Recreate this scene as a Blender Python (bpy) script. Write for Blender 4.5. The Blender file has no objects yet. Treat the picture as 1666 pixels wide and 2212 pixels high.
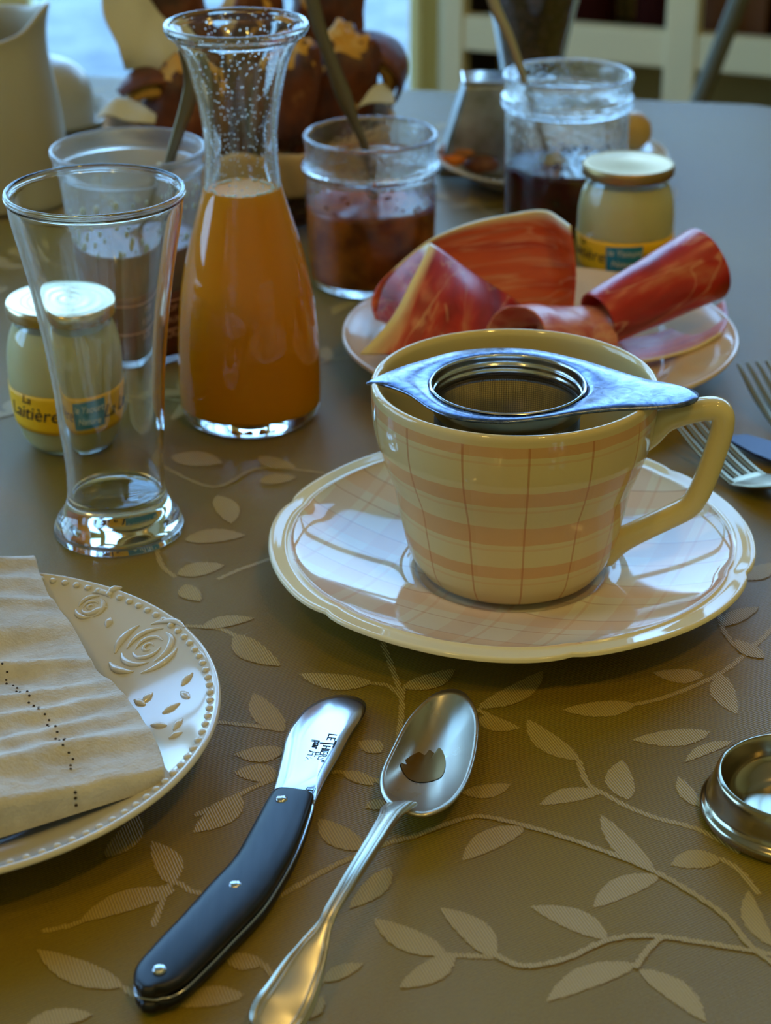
import bpy, bmesh, math, random
from mathutils import Vector, Matrix, noise
random.seed(7)
PI = math.pi
SC = bpy.context.scene
COL = SC.collection
# ------------------------------------------------------------------ camera
F = 4200.0                      # focal length in pixels of the 1666 x 2212 frame
PITCH = math.radians(26.2)
ROLL = math.radians(0.35)
TZ = 0.75                       # table top
CAM = Vector((0, 0, TZ + 0.38))
fwd = Vector((0, math.cos(PITCH), -math.sin(PITCH)))
up0 = Vector((0, math.sin(PITCH), math.cos(PITCH)))
rt0 = Vector((1, 0, 0))
RT = rt0 * math.cos(ROLL) - up0 * math.sin(ROLL)
UP = rt0 * math.sin(ROLL) + up0 * math.cos(ROLL)
cd = bpy.data.cameras.new('camera')
cam = bpy.data.objects.new('camera', cd)
COL.objects.link(cam)
M = Matrix((RT, UP, -fwd)).transposed().to_4x4()
M.translation = CAM
cam.matrix_world = M
cd.sensor_fit = 'VERTICAL'
cd.sensor_height = 36.0
cd.sensor_width = 27.1
cd.lens = 36.0 * F / 2212.0
cd.clip_start = 0.02
cd.dof.use_dof = True
cd.dof.focus_distance = 0.70
cd.dof.aperture_fstop = 14.0
SC.camera = cam
# ------------------------------------------------------------------ world
w = bpy.data.worlds.new('sky')
SC.world = w
w.use_nodes = True
nt = w.node_tree
nt.nodes.clear()
tc = nt.nodes.new('ShaderNodeTexCoord')
sep = nt.nodes.new('ShaderNodeSeparateXYZ')
nt.links.new(tc.outputs['Generated'], sep.inputs[0])
cr = nt.nodes.new('ShaderNodeValToRGB')
cr.color_ramp.elements[0].position = 0.0
cr.color_ramp.elements[0].color = (0.36, 0.66, 1.0, 1)
cr.color_ramp.elements[1].position = 0.7
cr.color_ramp.elements[1].color = (0.17, 0.45, 1.0, 1)
nt.links.new(sep.outputs[2], cr.inputs[0])
bg = nt.nodes.new('ShaderNodeBackground')
bg.inputs[1].default_value = 10.0
nt.links.new(cr.outputs[0], bg.inputs[0])
wo = nt.nodes.new('ShaderNodeOutputWorld')
nt.links.new(bg.outputs[0], wo.inputs[0])


def area(name, loc, rot, sx, sy, power, color, portal=False, shape='RECTANGLE'):
    l = bpy.data.lights.new(name, 'AREA')
    l.shape = shape
    l.size = sx
    l.size_y = sy
    l.energy = power
    l.color = color
    if portal:
        l.cycles.is_portal = True
    o = bpy.data.objects.new(name, l)
    o.location = loc
    o.rotation_euler = rot
    COL.objects.link(o)
    return o


BW = 2.75      # back wall y
LW = -2.3      # left wall x
# daylight comes in through the real openings; portals only guide the sampling
area('window_portal', (-1.08, BW + 0.12, 1.5), (-PI / 2, 0, 0), 2.2, 2.8, 1, (1, 1, 1), True)
area('window_portal', (LW - 0.12, 1.5, 1.6), (0, -PI / 2, 0), 1.8, 1.5, 1, (1, 1, 1), True)
area('window_portal', (1.15, BW + 0.12, 1.78), (-PI / 2, 0, 0), 2.0, 1.6, 1, (1, 1, 1), True)
# warm ceiling lamps of the room, behind and over the sitter
for lx, ly, e in ((0.55, -0.35, 7.0), (-0.7, -0.5, 5.2), (0.7, 1.0, 1.8)):
    area('ceiling_bulb', (lx, ly, 2.58), (0, 0, 0), 0.16, 0.16, e, (1.0, 0.70, 0.17), False, 'DISK')
SC.view_settings.view_transform = 'Standard'
SC.view_settings.look = 'None'
SC.view_settings.gamma = 1.0
SC.view_settings.use_curve_mapping = False
SC.view_settings.exposure = -0.12
SC.cycles.max_bounces = 24
SC.cycles.transmission_bounces = 20
SC.cycles.transparent_max_bounces = 12
SC.cycles.glossy_bounces = 14
SC.cycles.diffuse_bounces = 4
SC.cycles.blur_glossy = 0.6
SC.cycles.sample_clamp_indirect = 12.0
SC.cycles.use_denoising = True


# ------------------------------------------------------------------ projection helpers (pixels of the photo -> places in the room)
def ray(x, y):
    return fwd + RT * ((x - 833) / F) - UP * ((y - 1106) / F)


def T(x, y, z=0.0):
    """point of the horizontal plane z above the table"""
    d = ray(x, y)
    t = (TZ + z - CAM.z) / d.z
    return CAM + d * t


def V(x, y, Y):
    """point of the vertical plane at world distance Y"""
    d = ray(x, y)
    return CAM + d * (Y / d.y)


def PL(x, y, p, n):
    d = ray(x, y)
    return CAM + d * ((p - CAM).dot(n) / d.dot(n))


def depth(p):
    return (p - CAM).dot(fwd)


def prof(base, rows):
    """(axis pixel y, half width px) rows -> (radius, height above table) for a lathe standing on the table at base"""
    out = []
    for y, hw in rows:
        v = (y - 1106) / F
        p0 = Vector((base.x, base.y, TZ)) - CAM
        a = p0.dot(UP); b = UP.z; c = p0.dot(fwd); d = fwd.z
        z = -(a + v * c) / (b + v * d)
        dep = c + z * d
        out.append((hw / F * dep, z))
    return out


# ------------------------------------------------------------------ scene helpers
def tag(o, label=None, cat=None, group=None, kind=None):
    for k, v in (('label', label), ('category', cat), ('group', group), ('kind', kind)):
        if v:
            o[k] = v
    return o


def thing(name, loc, label, cat, group=None, rz=0.0):
    o = bpy.data.objects.new(name, None)
    o.empty_display_size = 0.02
    COL.objects.link(o)
    o.location = loc
    o.rotation_euler = (0, 0, rz)
    return tag(o, label, cat, group)


def mesh(name, verts, faces, mat=None, parent=None, smooth=True, loc=None, uv=None, recalc=True):
    me = bpy.data.meshes.new(name)
    me.from_pydata([tuple(v) for v in verts], [], faces)
    me.update()
    if recalc:
        bm = bmesh.new(); bm.from_mesh(me)
        bmesh.ops.recalc_face_normals(bm, faces=bm.faces)
        bm.to_mesh(me); bm.free()
    if uv:
        l = me.uv_layers.new(name='UVMap')
        for lp in me.loops:
            l.data[lp.index].uv = uv[lp.vertex_index]
    if smooth:
        for p in me.polygons:
            p.use_smooth = True
    o = bpy.data.objects.new(name, me)
    COL.objects.link(o)
    if mat:
        me.materials.append(mat)
    if parent:
        o.parent = parent
    if loc is not None:
        o.location = loc
    return o


def catmull(pts, n=8, closed=False):
    P = [tuple(p) for p in pts]
    out = []
    m = len(P)
    k = len(P[0])
    rng = m if closed else m - 1
    for i in range(rng):
        if closed:
            p0, p1, p2, p3 = P[(i - 1) % m], P[i], P[(i + 1) % m], P[(i + 2) % m]
        else:
            p0, p1, p2, p3 = P[max(i - 1, 0)], P[i], P[i + 1], P[min(i + 2, m - 1)]
        for j in range(n):
            t = j / n
            out.append(tuple(0.5 * ((2 * p1[a]) + (-p0[a] + p2[a]) * t + (2 * p0[a] - 5 * p1[a] + 4 * p2[a] - p3[a]) * t * t +
                                    (-p0[a] + 3 * p1[a] - 3 * p2[a] + p3[a]) * t ** 3) for a in range(k)))
    if not closed:
        out.append(P[-1])
    return out


def lathe(name, pr, mat, parent=None, segs=96, loc=None, rmod=None, zmod=None):
    """pr: (r, z); closes on the axis where r == 0"""
    vs, fs, idx = [], [], []
    for r, z in pr:
        if r < 1e-6:
            idx.append([len(vs)] * segs)
            vs.append((0, 0, z))
        else:
            row = []
            for k in range(segs):
                a = 2 * PI * k / segs
                rr = r * (rmod(a, r, z) if rmod else 1)
                zz = z + (zmod(a, r, z) if zmod else 0)
                row.append(len(vs))
                vs.append((rr * math.cos(a), rr * math.sin(a), zz))
            idx.append(row)
    for i in range(len(idx) - 1):
        A, B = idx[i], idx[i + 1]
        for k in range(segs):
            q = [A[k], A[(k + 1) % segs], B[(k + 1) % segs], B[k]]
            q2 = []
            for v in q:
                if v not in q2:
                    q2.append(v)
            if len(q2) >= 3:
                fs.append(q2)
    return mesh(name, vs, fs, mat, parent, True, loc)


def shell(outer, t, floor, lip=3):
    """closed glass wall: outer (r,z) from base to rim; wall thickness t, floor thickness"""
    o = [(max(r, 0), z) for r, z in outer]
    rim_r, rim_z = o[-1]
    pr = [(0, o[0][1]), (o[0][0] * 0.6, o[0][1])] + o
    for k in range(1, 4):
        a = PI * k / 4
        pr.append((rim_r - t / 2 + t / 2 * math.cos(a), rim_z + t / 2 * math.sin(a)))
    inn = []
    for i, (r, z) in enumerate(o):
        p = o[max(i - 1, 0)]; q = o[min(i + 1, len(o) - 1)]
        d = Vector((q[0] - p[0], q[1] - p[1]))
        if d.length < 1e-9:
            continue
        d.normalize()
        rr, zz = r - d.y * t, z + d.x * t
        if zz > floor and rr > 0:
            inn.append((rr, zz))
    inn.sort(key=lambda q: q[1])
    rim = inn[-1]
    inn = [q for q in inn if q[1] <= rim_z]
    pr += list(reversed(inn))
    r0 = inn[0][0]
    pr += [(r0 * 0.9, floor + 0.0004), (r0 * 0.5, floor), (0, floor)]
    return pr, inn


def content(inn, level, grow, meniscus=0.0006):
    """fill of a vessel up to level, grown a hair into the wall"""
    rows = [(r + grow, z) for r, z in inn if z < level]
    last = [q for q in inn if q[1] >= level]
    if last:
        a, b = rows[-1], (last[0][0] + grow, last[0][1])
        f = (level - a[1]) / max(b[1] - a[1], 1e-9)
        rows.append((a[0] + (b[0] - a[0]) * f, level))
    pr = [(0, rows[0][1] - grow), (rows[0][0] * 0.9, rows[0][1] - grow)] + rows
    rt = rows[-1][0]
    pr += [(rt - 0.0008, level - meniscus * 0.7), (rt * 0.85, level - meniscus), (0, level - meniscus)]
    return pr


def sweep(name, pts, ws, ts, mat, parent=None, side=None, n=14, power=2.0, loc=None, cap=0.5):
    """elliptical section swept along pts. ws half widths along side, ts half thickness"""
    pts = [Vector(p) for p in pts]
    vs, fs = [], []
    m = len(pts)
    if not hasattr(ws, '__len__'): ws = [ws] * m
    if not hasattr(ts, '__len__'): ts = [ts] * m
    rings = []
    prev = None
    for i, p in enumerate(pts):
        tg = (pts[min(i + 1, m - 1)] - pts[max(i - 1, 0)]).normalized()
        if side is None:
            s = prev if prev is not None else tg.cross(Vector((0, 0, 1)))
            if s.length < 1e-3: s = Vector((1, 0, 0))
            s = (s - tg * s.dot(tg)).normalized()
            if prev is None: s = s.normalized()
            prev = s
        else:
            s = side(i) if callable(side) else Vector(side)
            s = (s - tg * s.dot(tg)).normalized()
        nn = s.cross(tg).normalized()
        rings.append((p, tg, s, nn, ws[i], ts[i]))
    # rounded ends
    def extra(r, sign):
        p, tg, s, nn, a, b = r
        out = []
        for f in (0.35, 0.75, 0.96):
            out.append((p + tg * sign * min(a, b) * cap * 2 * f, tg, s, nn, a * math.sqrt(1 - f * f), b * math.sqrt(1 - f * f)))
        return out
    if cap:
        rings = list(reversed(extra(rings[0], -1))) + rings + extra(rings[-1], 1)
    e = 2.0 / power
    for p, tg, s, nn, a, b in rings:
        for k in range(n):
            th = 2 * PI * k / n
            c, d = math.cos(th), math.sin(th)
            vs.append(p + s * a * math.copysign(abs(c) ** e, c) + nn * b * math.copysign(abs(d) ** e, d))
    R = len(rings)
    for i in range(R - 1):
        for k in range(n):
            fs.append((i * n + k, i * n + (k + 1) % n, (i + 1) * n + (k + 1) % n, (i + 1) * n + k))
    fs.append(tuple(range(n - 1, -1, -1)))
    fs.append(tuple(range((R - 1) * n, R * n)))
    return mesh(name, vs, fs, mat, parent, True, loc)


def sheet(name, rows, mat, parent=None, sub=8, thick=0.001, wob=0.0, seed=0):
    """smooth sheet through a grid of 3D points (rows of equal length)"""
    g = [catmull([tuple(p) for p in r], sub) for r in rows]
    cols = list(zip(*g))
    gg = [catmull(list(c), sub) for c in cols]          # gg[col][row]
    nc, nr = len(gg), len(gg[0])
    vs, uv = [], []
    for j in range(nr):
        for i in range(nc):
            p = Vector(gg[i][j])
            if wob:
                nz = noise.noise(p * 60 + Vector((seed, 0, 0)))
                nz2 = noise.noise(p * 60 + Vector((0, seed + 9, 0)))
                p = p + Vector((nz, nz2, nz)) * wob
            vs.append(p); uv.append((i / (nc - 1), j / (nr - 1)))
    fs = [(j * nc + i, j * nc + i + 1, (j + 1) * nc + i + 1, (j + 1) * nc + i) for j in range(nr - 1) for i in range(nc - 1)]
    o = mesh(name, vs, fs, mat, parent, True, None, uv)
    s = o.modifiers.new('thickness', 'SOLIDIFY'); s.thickness = thick; s.offset = 0
    return o


def box(name, c, s, mat, parent=None, bev=0.0, rz=0.0, loc=None):
    vs = [(c[0] + x * s[0] / 2, c[1] + y * s[1] / 2, c[2] + z * s[2] / 2) for x in (-1, 1) for y in (-1, 1) for z in (-1, 1)]
    fs = [(0, 1, 3, 2), (4, 6, 7, 5), (0, 4, 5, 1), (2, 3, 7, 6), (0, 2, 6, 4), (1, 5, 7, 3)]
    o = mesh(name, vs, fs, mat, parent, False, loc)
    if rz: o.rotation_euler.z = rz
    if bev:
        b = o.modifiers.new('bevel', 'BEVEL'); b.width = bev; b.segments = 3
    return o


def text_mesh(body, size, extrude=0.00008, res=4, sp=1.0, shear=0.0):
    c = bpy.data.curves.new('writing', 'FONT')
    c.body = body; c.size = size; c.align_x = 'CENTER'; c.align_y = 'CENTER'
    c.extrude = extrude; c.resolution_u = res; c.space_character = sp; c.shear = shear
    o = bpy.data.objects.new('writing', c)
    COL.objects.link(o)
    dg = bpy.context.evaluated_depsgraph_get()
    me = bpy.data.meshes.new_from_object(o.evaluated_get(dg))
    bpy.data.objects.remove(o); bpy.data.curves.remove(c)
    return me


def flat_text(name, body, size, p, xdir, ndir, mat, parent=None, extrude=0.00006, sx=1.0, **k):
    me = text_mesh(body, size, extrude, **k)
    me.materials.clear(); me.materials.append(mat)
    o = bpy.data.objects.new(name, me)
    COL.objects.link(o)
    x = Vector(xdir).normalized(); n = Vector(ndir).normalized()
    y = n.cross(x)
    m = Matrix((x * sx, y, n)).transposed().to_4x4(); m.translation = Vector(p)
    if parent:
        m = Matrix.Translation(-parent.location) @ m
        o.parent = parent
    o.matrix_local = m
    return o


def wrap_text(name, body, size, ang, z, rf, mat, parent, extrude=0.0001, **k):
    """text bent round a vertical axis of the parent; ang = facing direction, rf(z) radius"""
    me = text_mesh(body, size, extrude, **k)
    me.materials.clear(); me.materials.append(mat)
    for v in me.vertices:
        zz = z + v.co.y
        r = rf(zz) + 0.0003 + v.co.z
        a = ang + v.co.x / rf(zz)
        v.co = (r * math.cos(a), r * math.sin(a), zz)
    o = bpy.data.objects.new(name, me)
    COL.objects.link(o); o.parent = parent
    return o


def rfun(rows):
    rows = sorted(rows, key=lambda q: q[1])
    def f(z):
        if z <= rows[0][1]: return rows[0][0]
        for a, b in zip(rows, rows[1:]):
            if z <= b[1]:
                return a[0] + (b[0] - a[0]) * (z - a[1]) / max(b[1] - a[1], 1e-9)
        return rows[-1][0]
    return f


# ------------------------------------------------------------------ materials
def srgb(r, g, b):
    f = lambda c: ((c / 255 + 0.055) / 1.055) ** 2.4 if c > 10 else c / 255 / 12.92
    return (f(r), f(g), f(b), 1)


class Mat:
    def __init__(s, name, color=(0.8, 0.8, 0.8, 1), rough=0.5, metal=0.0, **kw):
        s.m = bpy.data.materials.new(name); s.m.use_nodes = True
        s.nt = s.m.node_tree
        s.b = s.nt.nodes['Principled BSDF']
        s.out = s.nt.nodes['Material Output']
        s.set('Base Color', color); s.set('Roughness', rough); s.set('Metallic', metal)
        for k, v in kw.items():
            s.set(k.replace('_', ' '), v)

    def set(s, k, v):
        if k in s.b.inputs:
            s.b.inputs[k].default_value = v

    def n(s, t, **kw):
        nd = s.nt.nodes.new('ShaderNode' + t)
        for k, v in kw.items():
            if hasattr(nd, k): setattr(nd, k, v)
            else: nd.inputs[k.replace('_', ' ')].default_value = v
        return nd

    def l(s, a, b):
        s.nt.links.new(a, b)

    def math(s, op, a, b=None, c=None):
        nd = s.n('Math', operation=op)
        for i, q in enumerate((a, b, c)):
            if q is None: continue
            if isinstance(q, (int, float)): nd.inputs[i].default_value = q
            else: s.l(q, nd.inputs[i])
        return nd.outputs[0]

    def mix(s, f, a, b):
        nd = s.n('Mix', data_type='RGBA')
        if isinstance(f, (int, float)): nd.inputs[0].default_value = f
        else: s.l(f, nd.inputs[0])
        for i, q in ((6, a), (7, b)):
            if isinstance(q, tuple): nd.inputs[i].default_value = q
            else: s.l(q, nd.inputs[i])
        return nd.outputs[2]

    def coord(s, which='Object', scale=None, rot=None):
        c = s.n('TexCoord').outputs[which]
        if scale or rot:
            mp = s.n('Mapping')
            if scale: mp.inputs['Scale'].default_value = scale
            if rot: mp.inputs['Rotation'].default_value = rot
            s.l(c, mp.inputs[0]); c = mp.outputs[0]
        return c

    def noise(s, scale, detail=3, co=None, rough=0.5, dist=0.0):
        nd = s.n('TexNoise')
        nd.inputs['Scale'].default_value = scale; nd.inputs['Detail'].default_value = detail
        nd.inputs['Roughness'].default_value = rough; nd.inputs['Distortion'].default_value = dist
        if co is not None: s.l(co, nd.inputs[0])
        return nd.outputs[0]

    def ramp(s, f, stops, interp='LINEAR'):
        r = s.n('ValToRGB'); r.color_ramp.interpolation = interp
        e = r.color_ramp.elements
        while len(e) < len(stops): e.new(0.5)
        for i, (p, c) in enumerate(stops):
            e[i].position = p; e[i].color = c if len(c) == 4 else (*c, 1)
        s.l(f, r.inputs[0])
        return r.outputs[0]

    def color(s, c): s.l(c, s.b.inputs['Base Color']); return s

    def bump(s, h, strength=0.3, dist=0.001):
        b = s.n('Bump'); b.inputs['Strength'].default_value = strength; b.inputs['Distance'].default_value = dist
        s.l(h, b.inputs['Height']); s.l(b.outputs[0], s.b.inputs['Normal']); return s


def glass(name, color=(1, 1, 1, 1), rough=0.0, ior=1.5):
    m = Mat(name, color, rough)
    m.set('Transmission Weight', 1.0); m.set('IOR', ior)
    return m


GL = glass('clear_glass', (0.97, 0.99, 0.98, 1)).m
g = glass('speckled_glass', (0.96, 0.985, 0.98, 1), 0.02)
g.bump(g.noise(260, 3, g.coord()), 0.35, 0.0016)
GJ = g.m
# carafe glass: clear with small drops and dried splashes on the inside
g = glass('carafe_glass', (0.97, 0.99, 0.98, 1))
vo = g.n('TexVoronoi'); vo.inputs['Scale'].default_value = 300
g.l(g.coord(), vo.inputs[0])
so_ = g.n('SeparateXYZ'); g.l(g.coord(), so_.inputs[0])
sp = g.math('MULTIPLY', g.math('LESS_THAN', vo.outputs['Distance'], 0.15), g.math('GREATER_THAN', so_.outputs[2], 0.116))
g.l(g.math('MULTIPLY', sp, 0.5), g.b.inputs['Roughness'])
g.bump(sp, 0.5, 0.0006)
GC = g.m


def porcelain(name, col, rough=0.08):
    m = Mat(name, col, rough)
    m.set('Specular IOR Level', 0.55); m.set('Subsurface Weight', 0.08); m.set('Subsurface Radius', (0.003, 0.002, 0.001))
    m.set('Subsurface Scale', 1.0)
    return m


CREAM = srgb(210, 188, 134)
PEACH = srgb(206, 148, 92)
LINE = srgb(176, 104, 62)
WHITE = porcelain('white_china', srgb(206, 200, 188)).m
CREAMM = porcelain('cream_china', srgb(216, 198, 140)).m
STEEL = Mat('polished_steel', srgb(196, 196, 198), 0.16, 1.0).m
SILVER_M = Mat('silver_plate', srgb(196, 188, 170), 0.2, 1.0)
SILVER_M.l(SILVER_M.math('MULTIPLY_ADD', SILVER_M.noise(70, 3, SILVER_M.coord()), 0.14, 0.22), SILVER_M.b.inputs['Roughness'])
SILVER = SILVER_M.m
m = Mat('brushed_steel', srgb(176, 180, 188), 0.24, 1.0)
ns = m.noise(300, 4, m.coord(scale=(1, 1, 1)), 0.6)
m.l(m.math('MULTIPLY_ADD', m.noise(160, 4, m.coord(), 0.7, 1.5), 0.30, 0.10), m.b.inputs['Roughness'])
m.color(m.ramp(m.noise(120, 4, m.coord(), 0.6, 2.0), [(0.35, srgb(72, 82, 110)), (0.65, srgb(128, 136, 158))]))
BRUSHED = m.m
DARKMETAL = Mat('dark_steel', srgb(120, 116, 108), 0.3, 1.0).m
BRASS = Mat('gold_foil', srgb(206, 164, 78), 0.28, 1.0).m
EBONY_M = Mat('black_stained_wood', srgb(22, 21, 22), 0.33)
co = EBONY_M.coord(scale=(60, 6, 60), rot=(0, 0, math.radians(-32)))
EBONY_M.color(EBONY_M.ramp(EBONY_M.noise(6, 4, co), [(0.3, srgb(8, 8, 9)), (0.75, srgb(30, 29, 31))]))
EBONY_M.set('Specular IOR Level', 0.35)
EBONY_M.bump(EBONY_M.noise(9, 4, co), 0.15, 0.0005)
EBONY = EBONY_M.m
INK = Mat('black_ink', (0.01, 0.01, 0.012, 1), 0.6).m
WHITEINK = Mat('white_print', srgb(225, 222, 210), 0.6).m

# ------------------------------------------------------------------ the room
cream_wall = Mat('cream_wall_paint', srgb(204, 182, 118), 0.85)
cream_wall.bump(cream_wall.noise(40, 3, cream_wall.coord()), 0.1, 0.002)
WALL = cream_wall.m
TRIM = Mat('yellow_cream_paint', srgb(242, 226, 156), 0.5).m
LATT = Mat('pale_cream_paint', srgb(232, 220, 178), 0.5).m
FL_M = Mat('brown_floor_tiles', srgb(120, 84, 52), 0.35)
FL_M.color(FL_M.ramp(FL_M.noise(3, 4, FL_M.coord()), [(0.3, srgb(100, 66, 40)), (0.7, srgb(140, 100, 64))]))
FL = FL_M.m
X0, X1, Y0, Y1, H = LW, 2.4, -1.6, BW, 2.9


def structure(o, label=None):
    o['kind'] = 'structure'
    if label: o['label'] = label
    return o


structure(box('floor', ((X0 + X1) / 2, (Y0 + Y1) / 2, -0.05), (X1 - X0 + 0.2, Y1 - Y0 + 0.2, 0.1), FL), 'brown tiled dining room floor')
structure(box('ceiling', ((X0 + X1) / 2, (Y0 + Y1) / 2, H + 0.05), (X1 - X0 + 0.4, Y1 - Y0 + 0.4, 0.1), Mat('ceiling_paint', srgb(240, 230, 200), 0.9).m), 'cream ceiling of the dining room')
structure(box('wall_right', (X1 + 0.05, (Y0 + Y1) / 2, H / 2), (0.1, Y1 - Y0 + 0.2, H), WALL), 'cream wall on the right of the dining room')
structure(box('wall_front', ((X0 + X1) / 2, Y0 - 0.05, H / 2), (X1 - X0 + 0.2, 0.1, H), WALL), 'cream wall behind the sitter')
# back wall: door opening from x -2.18 to 0.02
for c, s in (((1.23, BW + 0.05, 0.475), (X1 - 0.03, 0.1, 0.95)), ((1.23, BW + 0.05, 2.75), (X1 - 0.03, 0.1, 0.3)), ((0.09, BW + 0.05, 1.775), (0.12, 0.1, 1.65)), ((2.28, BW + 0.05, 1.775), (0.26, 0.1, 1.65))):
    structure(box('wall_back', c, s, WALL), 'cream wall round the window behind the cupboard')
for xx in (0.17, 0.82, 1.48, 2.13):
    structure(box('window_3', (xx, BW + 0.03, 1.775), (0.05, 0.05, 1.65), TRIM), 'cream bar of the window over the cupboard')
for zz in (0.97, 1.78, 2.58):
    structure(box('window_3', (1.15, BW + 0.03, zz), (2.0, 0.048, 0.05), TRIM), 'cream cross bar of the window over the cupboard')
# left wall with window opening y 0.6..2.4, z 0.85..2.35
wl = bpy.data.objects.new('wall_left', None)
for c, s in (((X0 - 0.05, (Y0 + 0.6) / 2, H / 2), (0.1, 0.6 - Y0, H)), ((X0 - 0.05, (2.4 + Y1) / 2, H / 2), (0.1, Y1 - 2.4, H)),
             ((X0 - 0.05, 1.5, 0.425), (0.1, 1.8, 0.85)), ((X0 - 0.05, 1.5, (2.35 + H) / 2), (0.1, 1.8, H - 2.35))):
    structure(box('wall_left', c, s, WALL), 'cream wall on the left, round the window')
for i in range(4):
    yy = 0.6 + i * 0.6
    structure(box('window_1', (X0 - 0.03, yy, 1.6), (0.05, 0.05, 1.5), TRIM), 'cream bar of the left window')
for zz in (0.87, 1.6, 2.33):
    structure(box('window_1', (X0 - 0.03, 1.5, zz), (0.052, 1.8, 0.05), TRIM), 'cream cross bar of the left window')
# french door
door = bpy.data.objects.new('door_1', None); COL.objects.link(door); structure(door, 'tall glazed door onto the bright terrace')
door.location = (0, BW, 0)
for i, xx in enumerate((-2.18, -1.63, -1.08, -0.53)):
    box('door_stile', (xx, 0.03, 1.45), (0.07, 0.05, 2.9), TRIM, door)
for zz in (0.05, 0.95, 1.65, 2.35, 2.87):
    box('door_rail', (-1.06, 0.03, zz), (2.25, 0.045, 0.05 if zz > 0.1 else 0.12), TRIM, door)
PANE = bpy.data.materials.new('window_pane'); PANE.use_nodes = True
_n = PANE.node_tree; _n.nodes.clear()
_o = _n.nodes.new('ShaderNodeOutputMaterial'); _m = _n.nodes.new('ShaderNodeMixShader'); _t = _n.nodes.new('ShaderNodeBsdfTransparent'); _g = _n.nodes.new('ShaderNodeBsdfGlossy'); _f = _n.nodes.new('ShaderNodeFresnel')
_g.inputs['Roughness'].default_value = 0.01; _t.inputs[0].default_value = (0.96, 0.98, 0.97, 1); _f.inputs[0].default_value = 1.45
_n.links.new(_f.outputs[0], _m.inputs[0]); _n.links.new(_t.outputs[0], _m.inputs[1]); _n.links.new(_g.outputs[0], _m.inputs[2]); _n.links.new(_m.outputs[0], _o.inputs[0])
for xx in (-1.905, -1.355, -0.805, -0.245):
    for z0_, z1_ in ((0.11, 0.925), (0.975, 1.625), (1.675, 2.325), (2.375, 2.845)):
        ww = 0.48 if xx < -0.3 else 0.50
        box('pane', (xx, 0.03, (z0_ + z1_) / 2), (ww, 0.006, z1_ - z0_), PANE, door)
wnd = bpy.data.objects.new('window_2', None); COL.objects.link(wnd); structure(wnd, 'window panes in the left wall'); wnd.location = (X0 - 0.03, 1.5, 1.6)
for i in range(3):
    for j in range(2):
        box('pane', (0, (i - 1) * 0.6, (j - 0.5) * 0.73), (0.006, 0.55, 0.68), PANE, wnd)
wnd = bpy.data.objects.new('window_4', None); COL.objects.link(wnd); structure(wnd, 'window panes over the cupboard'); wnd.location = (0, BW + 0.03, 0)
for xx in (0.495, 1.15, 1.805):
    for zz in (1.375, 2.18):
        box('pane', (xx, 0, zz), (0.6, 0.006, 0.755), PANE, wnd)
# the yellow-cream post between door and cabinet
pL = V(884, 120, BW - 0.02).x; pR = V(984, 120, BW - 0.02).x
post = box('trim_1', ((pL + pR) / 2, BW + 0.01, H / 2), (pR - pL, 0.06, H), TRIM, None, 0.006)
structure(post, 'yellow cream door post beside the bright glass door')
box('moulding', (pL + 0.012, BW - 0.028, H / 2), (0.012, 0.02, H), TRIM, post, 0.004)
box('moulding', (pR - 0.014, BW - 0.028, H / 2), (0.02, 0.02, H), LATT, post, 0.004)
# terrace
tm = Mat('pale_terrace_gravel', srgb(205, 215, 222), 0.9)
tm.color(tm.ramp(tm.noise(5, 5, tm.coord(), 0.7), [(0.35, srgb(92, 88, 84)), (0.62, srgb(132, 122, 108))]))
tm.bump(tm.noise(30, 4, tm.coord()), 0.5, 0.03)
structure(box('ground', (-3, BW + 6.2, -0.08), (24, 12, 0.1), tm.m), 'pale gravel terrace outside the glass door')
structure(box('ground', (-7.5, -0.5, -0.08), (10, 8, 0.1), tm.m), 'pale gravel terrace outside the left window')

# glazed cabinet / wine cupboard on the right, turned a little
cab0 = V(985, 66, 2.62); cab1 = V(1475, 110, 2.50)
ang = math.atan2(cab1.y - cab0.y, cab1.x - cab0.x)
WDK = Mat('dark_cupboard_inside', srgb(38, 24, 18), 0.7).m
cab = thing('cupboard', (cab0.x, cab0.y, 0), 'tall cream cupboard with square openings and dark bottles inside, behind the table', 'cupboard', None, ang)
pitch_x = (Vector((cab1.x, cab1.y)) - Vector((cab0.x, cab0.y))).length
for i in range(5):
    box('stile', (i * pitch_x + 0.0, 0, 0.45), (0.042 if i else 0.03, 0.03, 0.9), LATT, cab, 0.003)
railz = cab0.z
for z in (0.06, railz, 0.88):
    box('rail', (pitch_x * 2, 0.002, z), (pitch_x * 4, 0.028, 0.046), LATT, cab, 0.003)
box('top', (pitch_x * 2, 0.16, 0.915), (pitch_x * 4 + 0.06, 0.37, 0.025), LATT, cab, 0.003)
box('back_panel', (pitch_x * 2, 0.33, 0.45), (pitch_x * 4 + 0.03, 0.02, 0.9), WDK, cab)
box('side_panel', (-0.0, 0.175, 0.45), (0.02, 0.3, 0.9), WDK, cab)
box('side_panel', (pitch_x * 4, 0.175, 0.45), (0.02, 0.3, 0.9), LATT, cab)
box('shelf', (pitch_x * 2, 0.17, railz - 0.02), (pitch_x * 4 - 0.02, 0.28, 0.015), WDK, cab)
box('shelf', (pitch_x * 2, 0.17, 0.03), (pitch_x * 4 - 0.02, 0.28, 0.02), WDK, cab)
OLIVE = Mat('olive_green_panel', srgb(132, 128, 62), 0.7).m
for i in (1, 2, 3):
    for z, hz in ((railz / 2 + 0.03, railz - 0.11), ((railz + 0.88) / 2, 0.88 - railz - 0.05)):
        if i == 1: continue
        box('door_panel', (i * pitch_x + pitch_x / 2 + 0.0, 0.008, z), (pitch_x - 0.042, 0.008, hz), OLIVE, cab)
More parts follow.
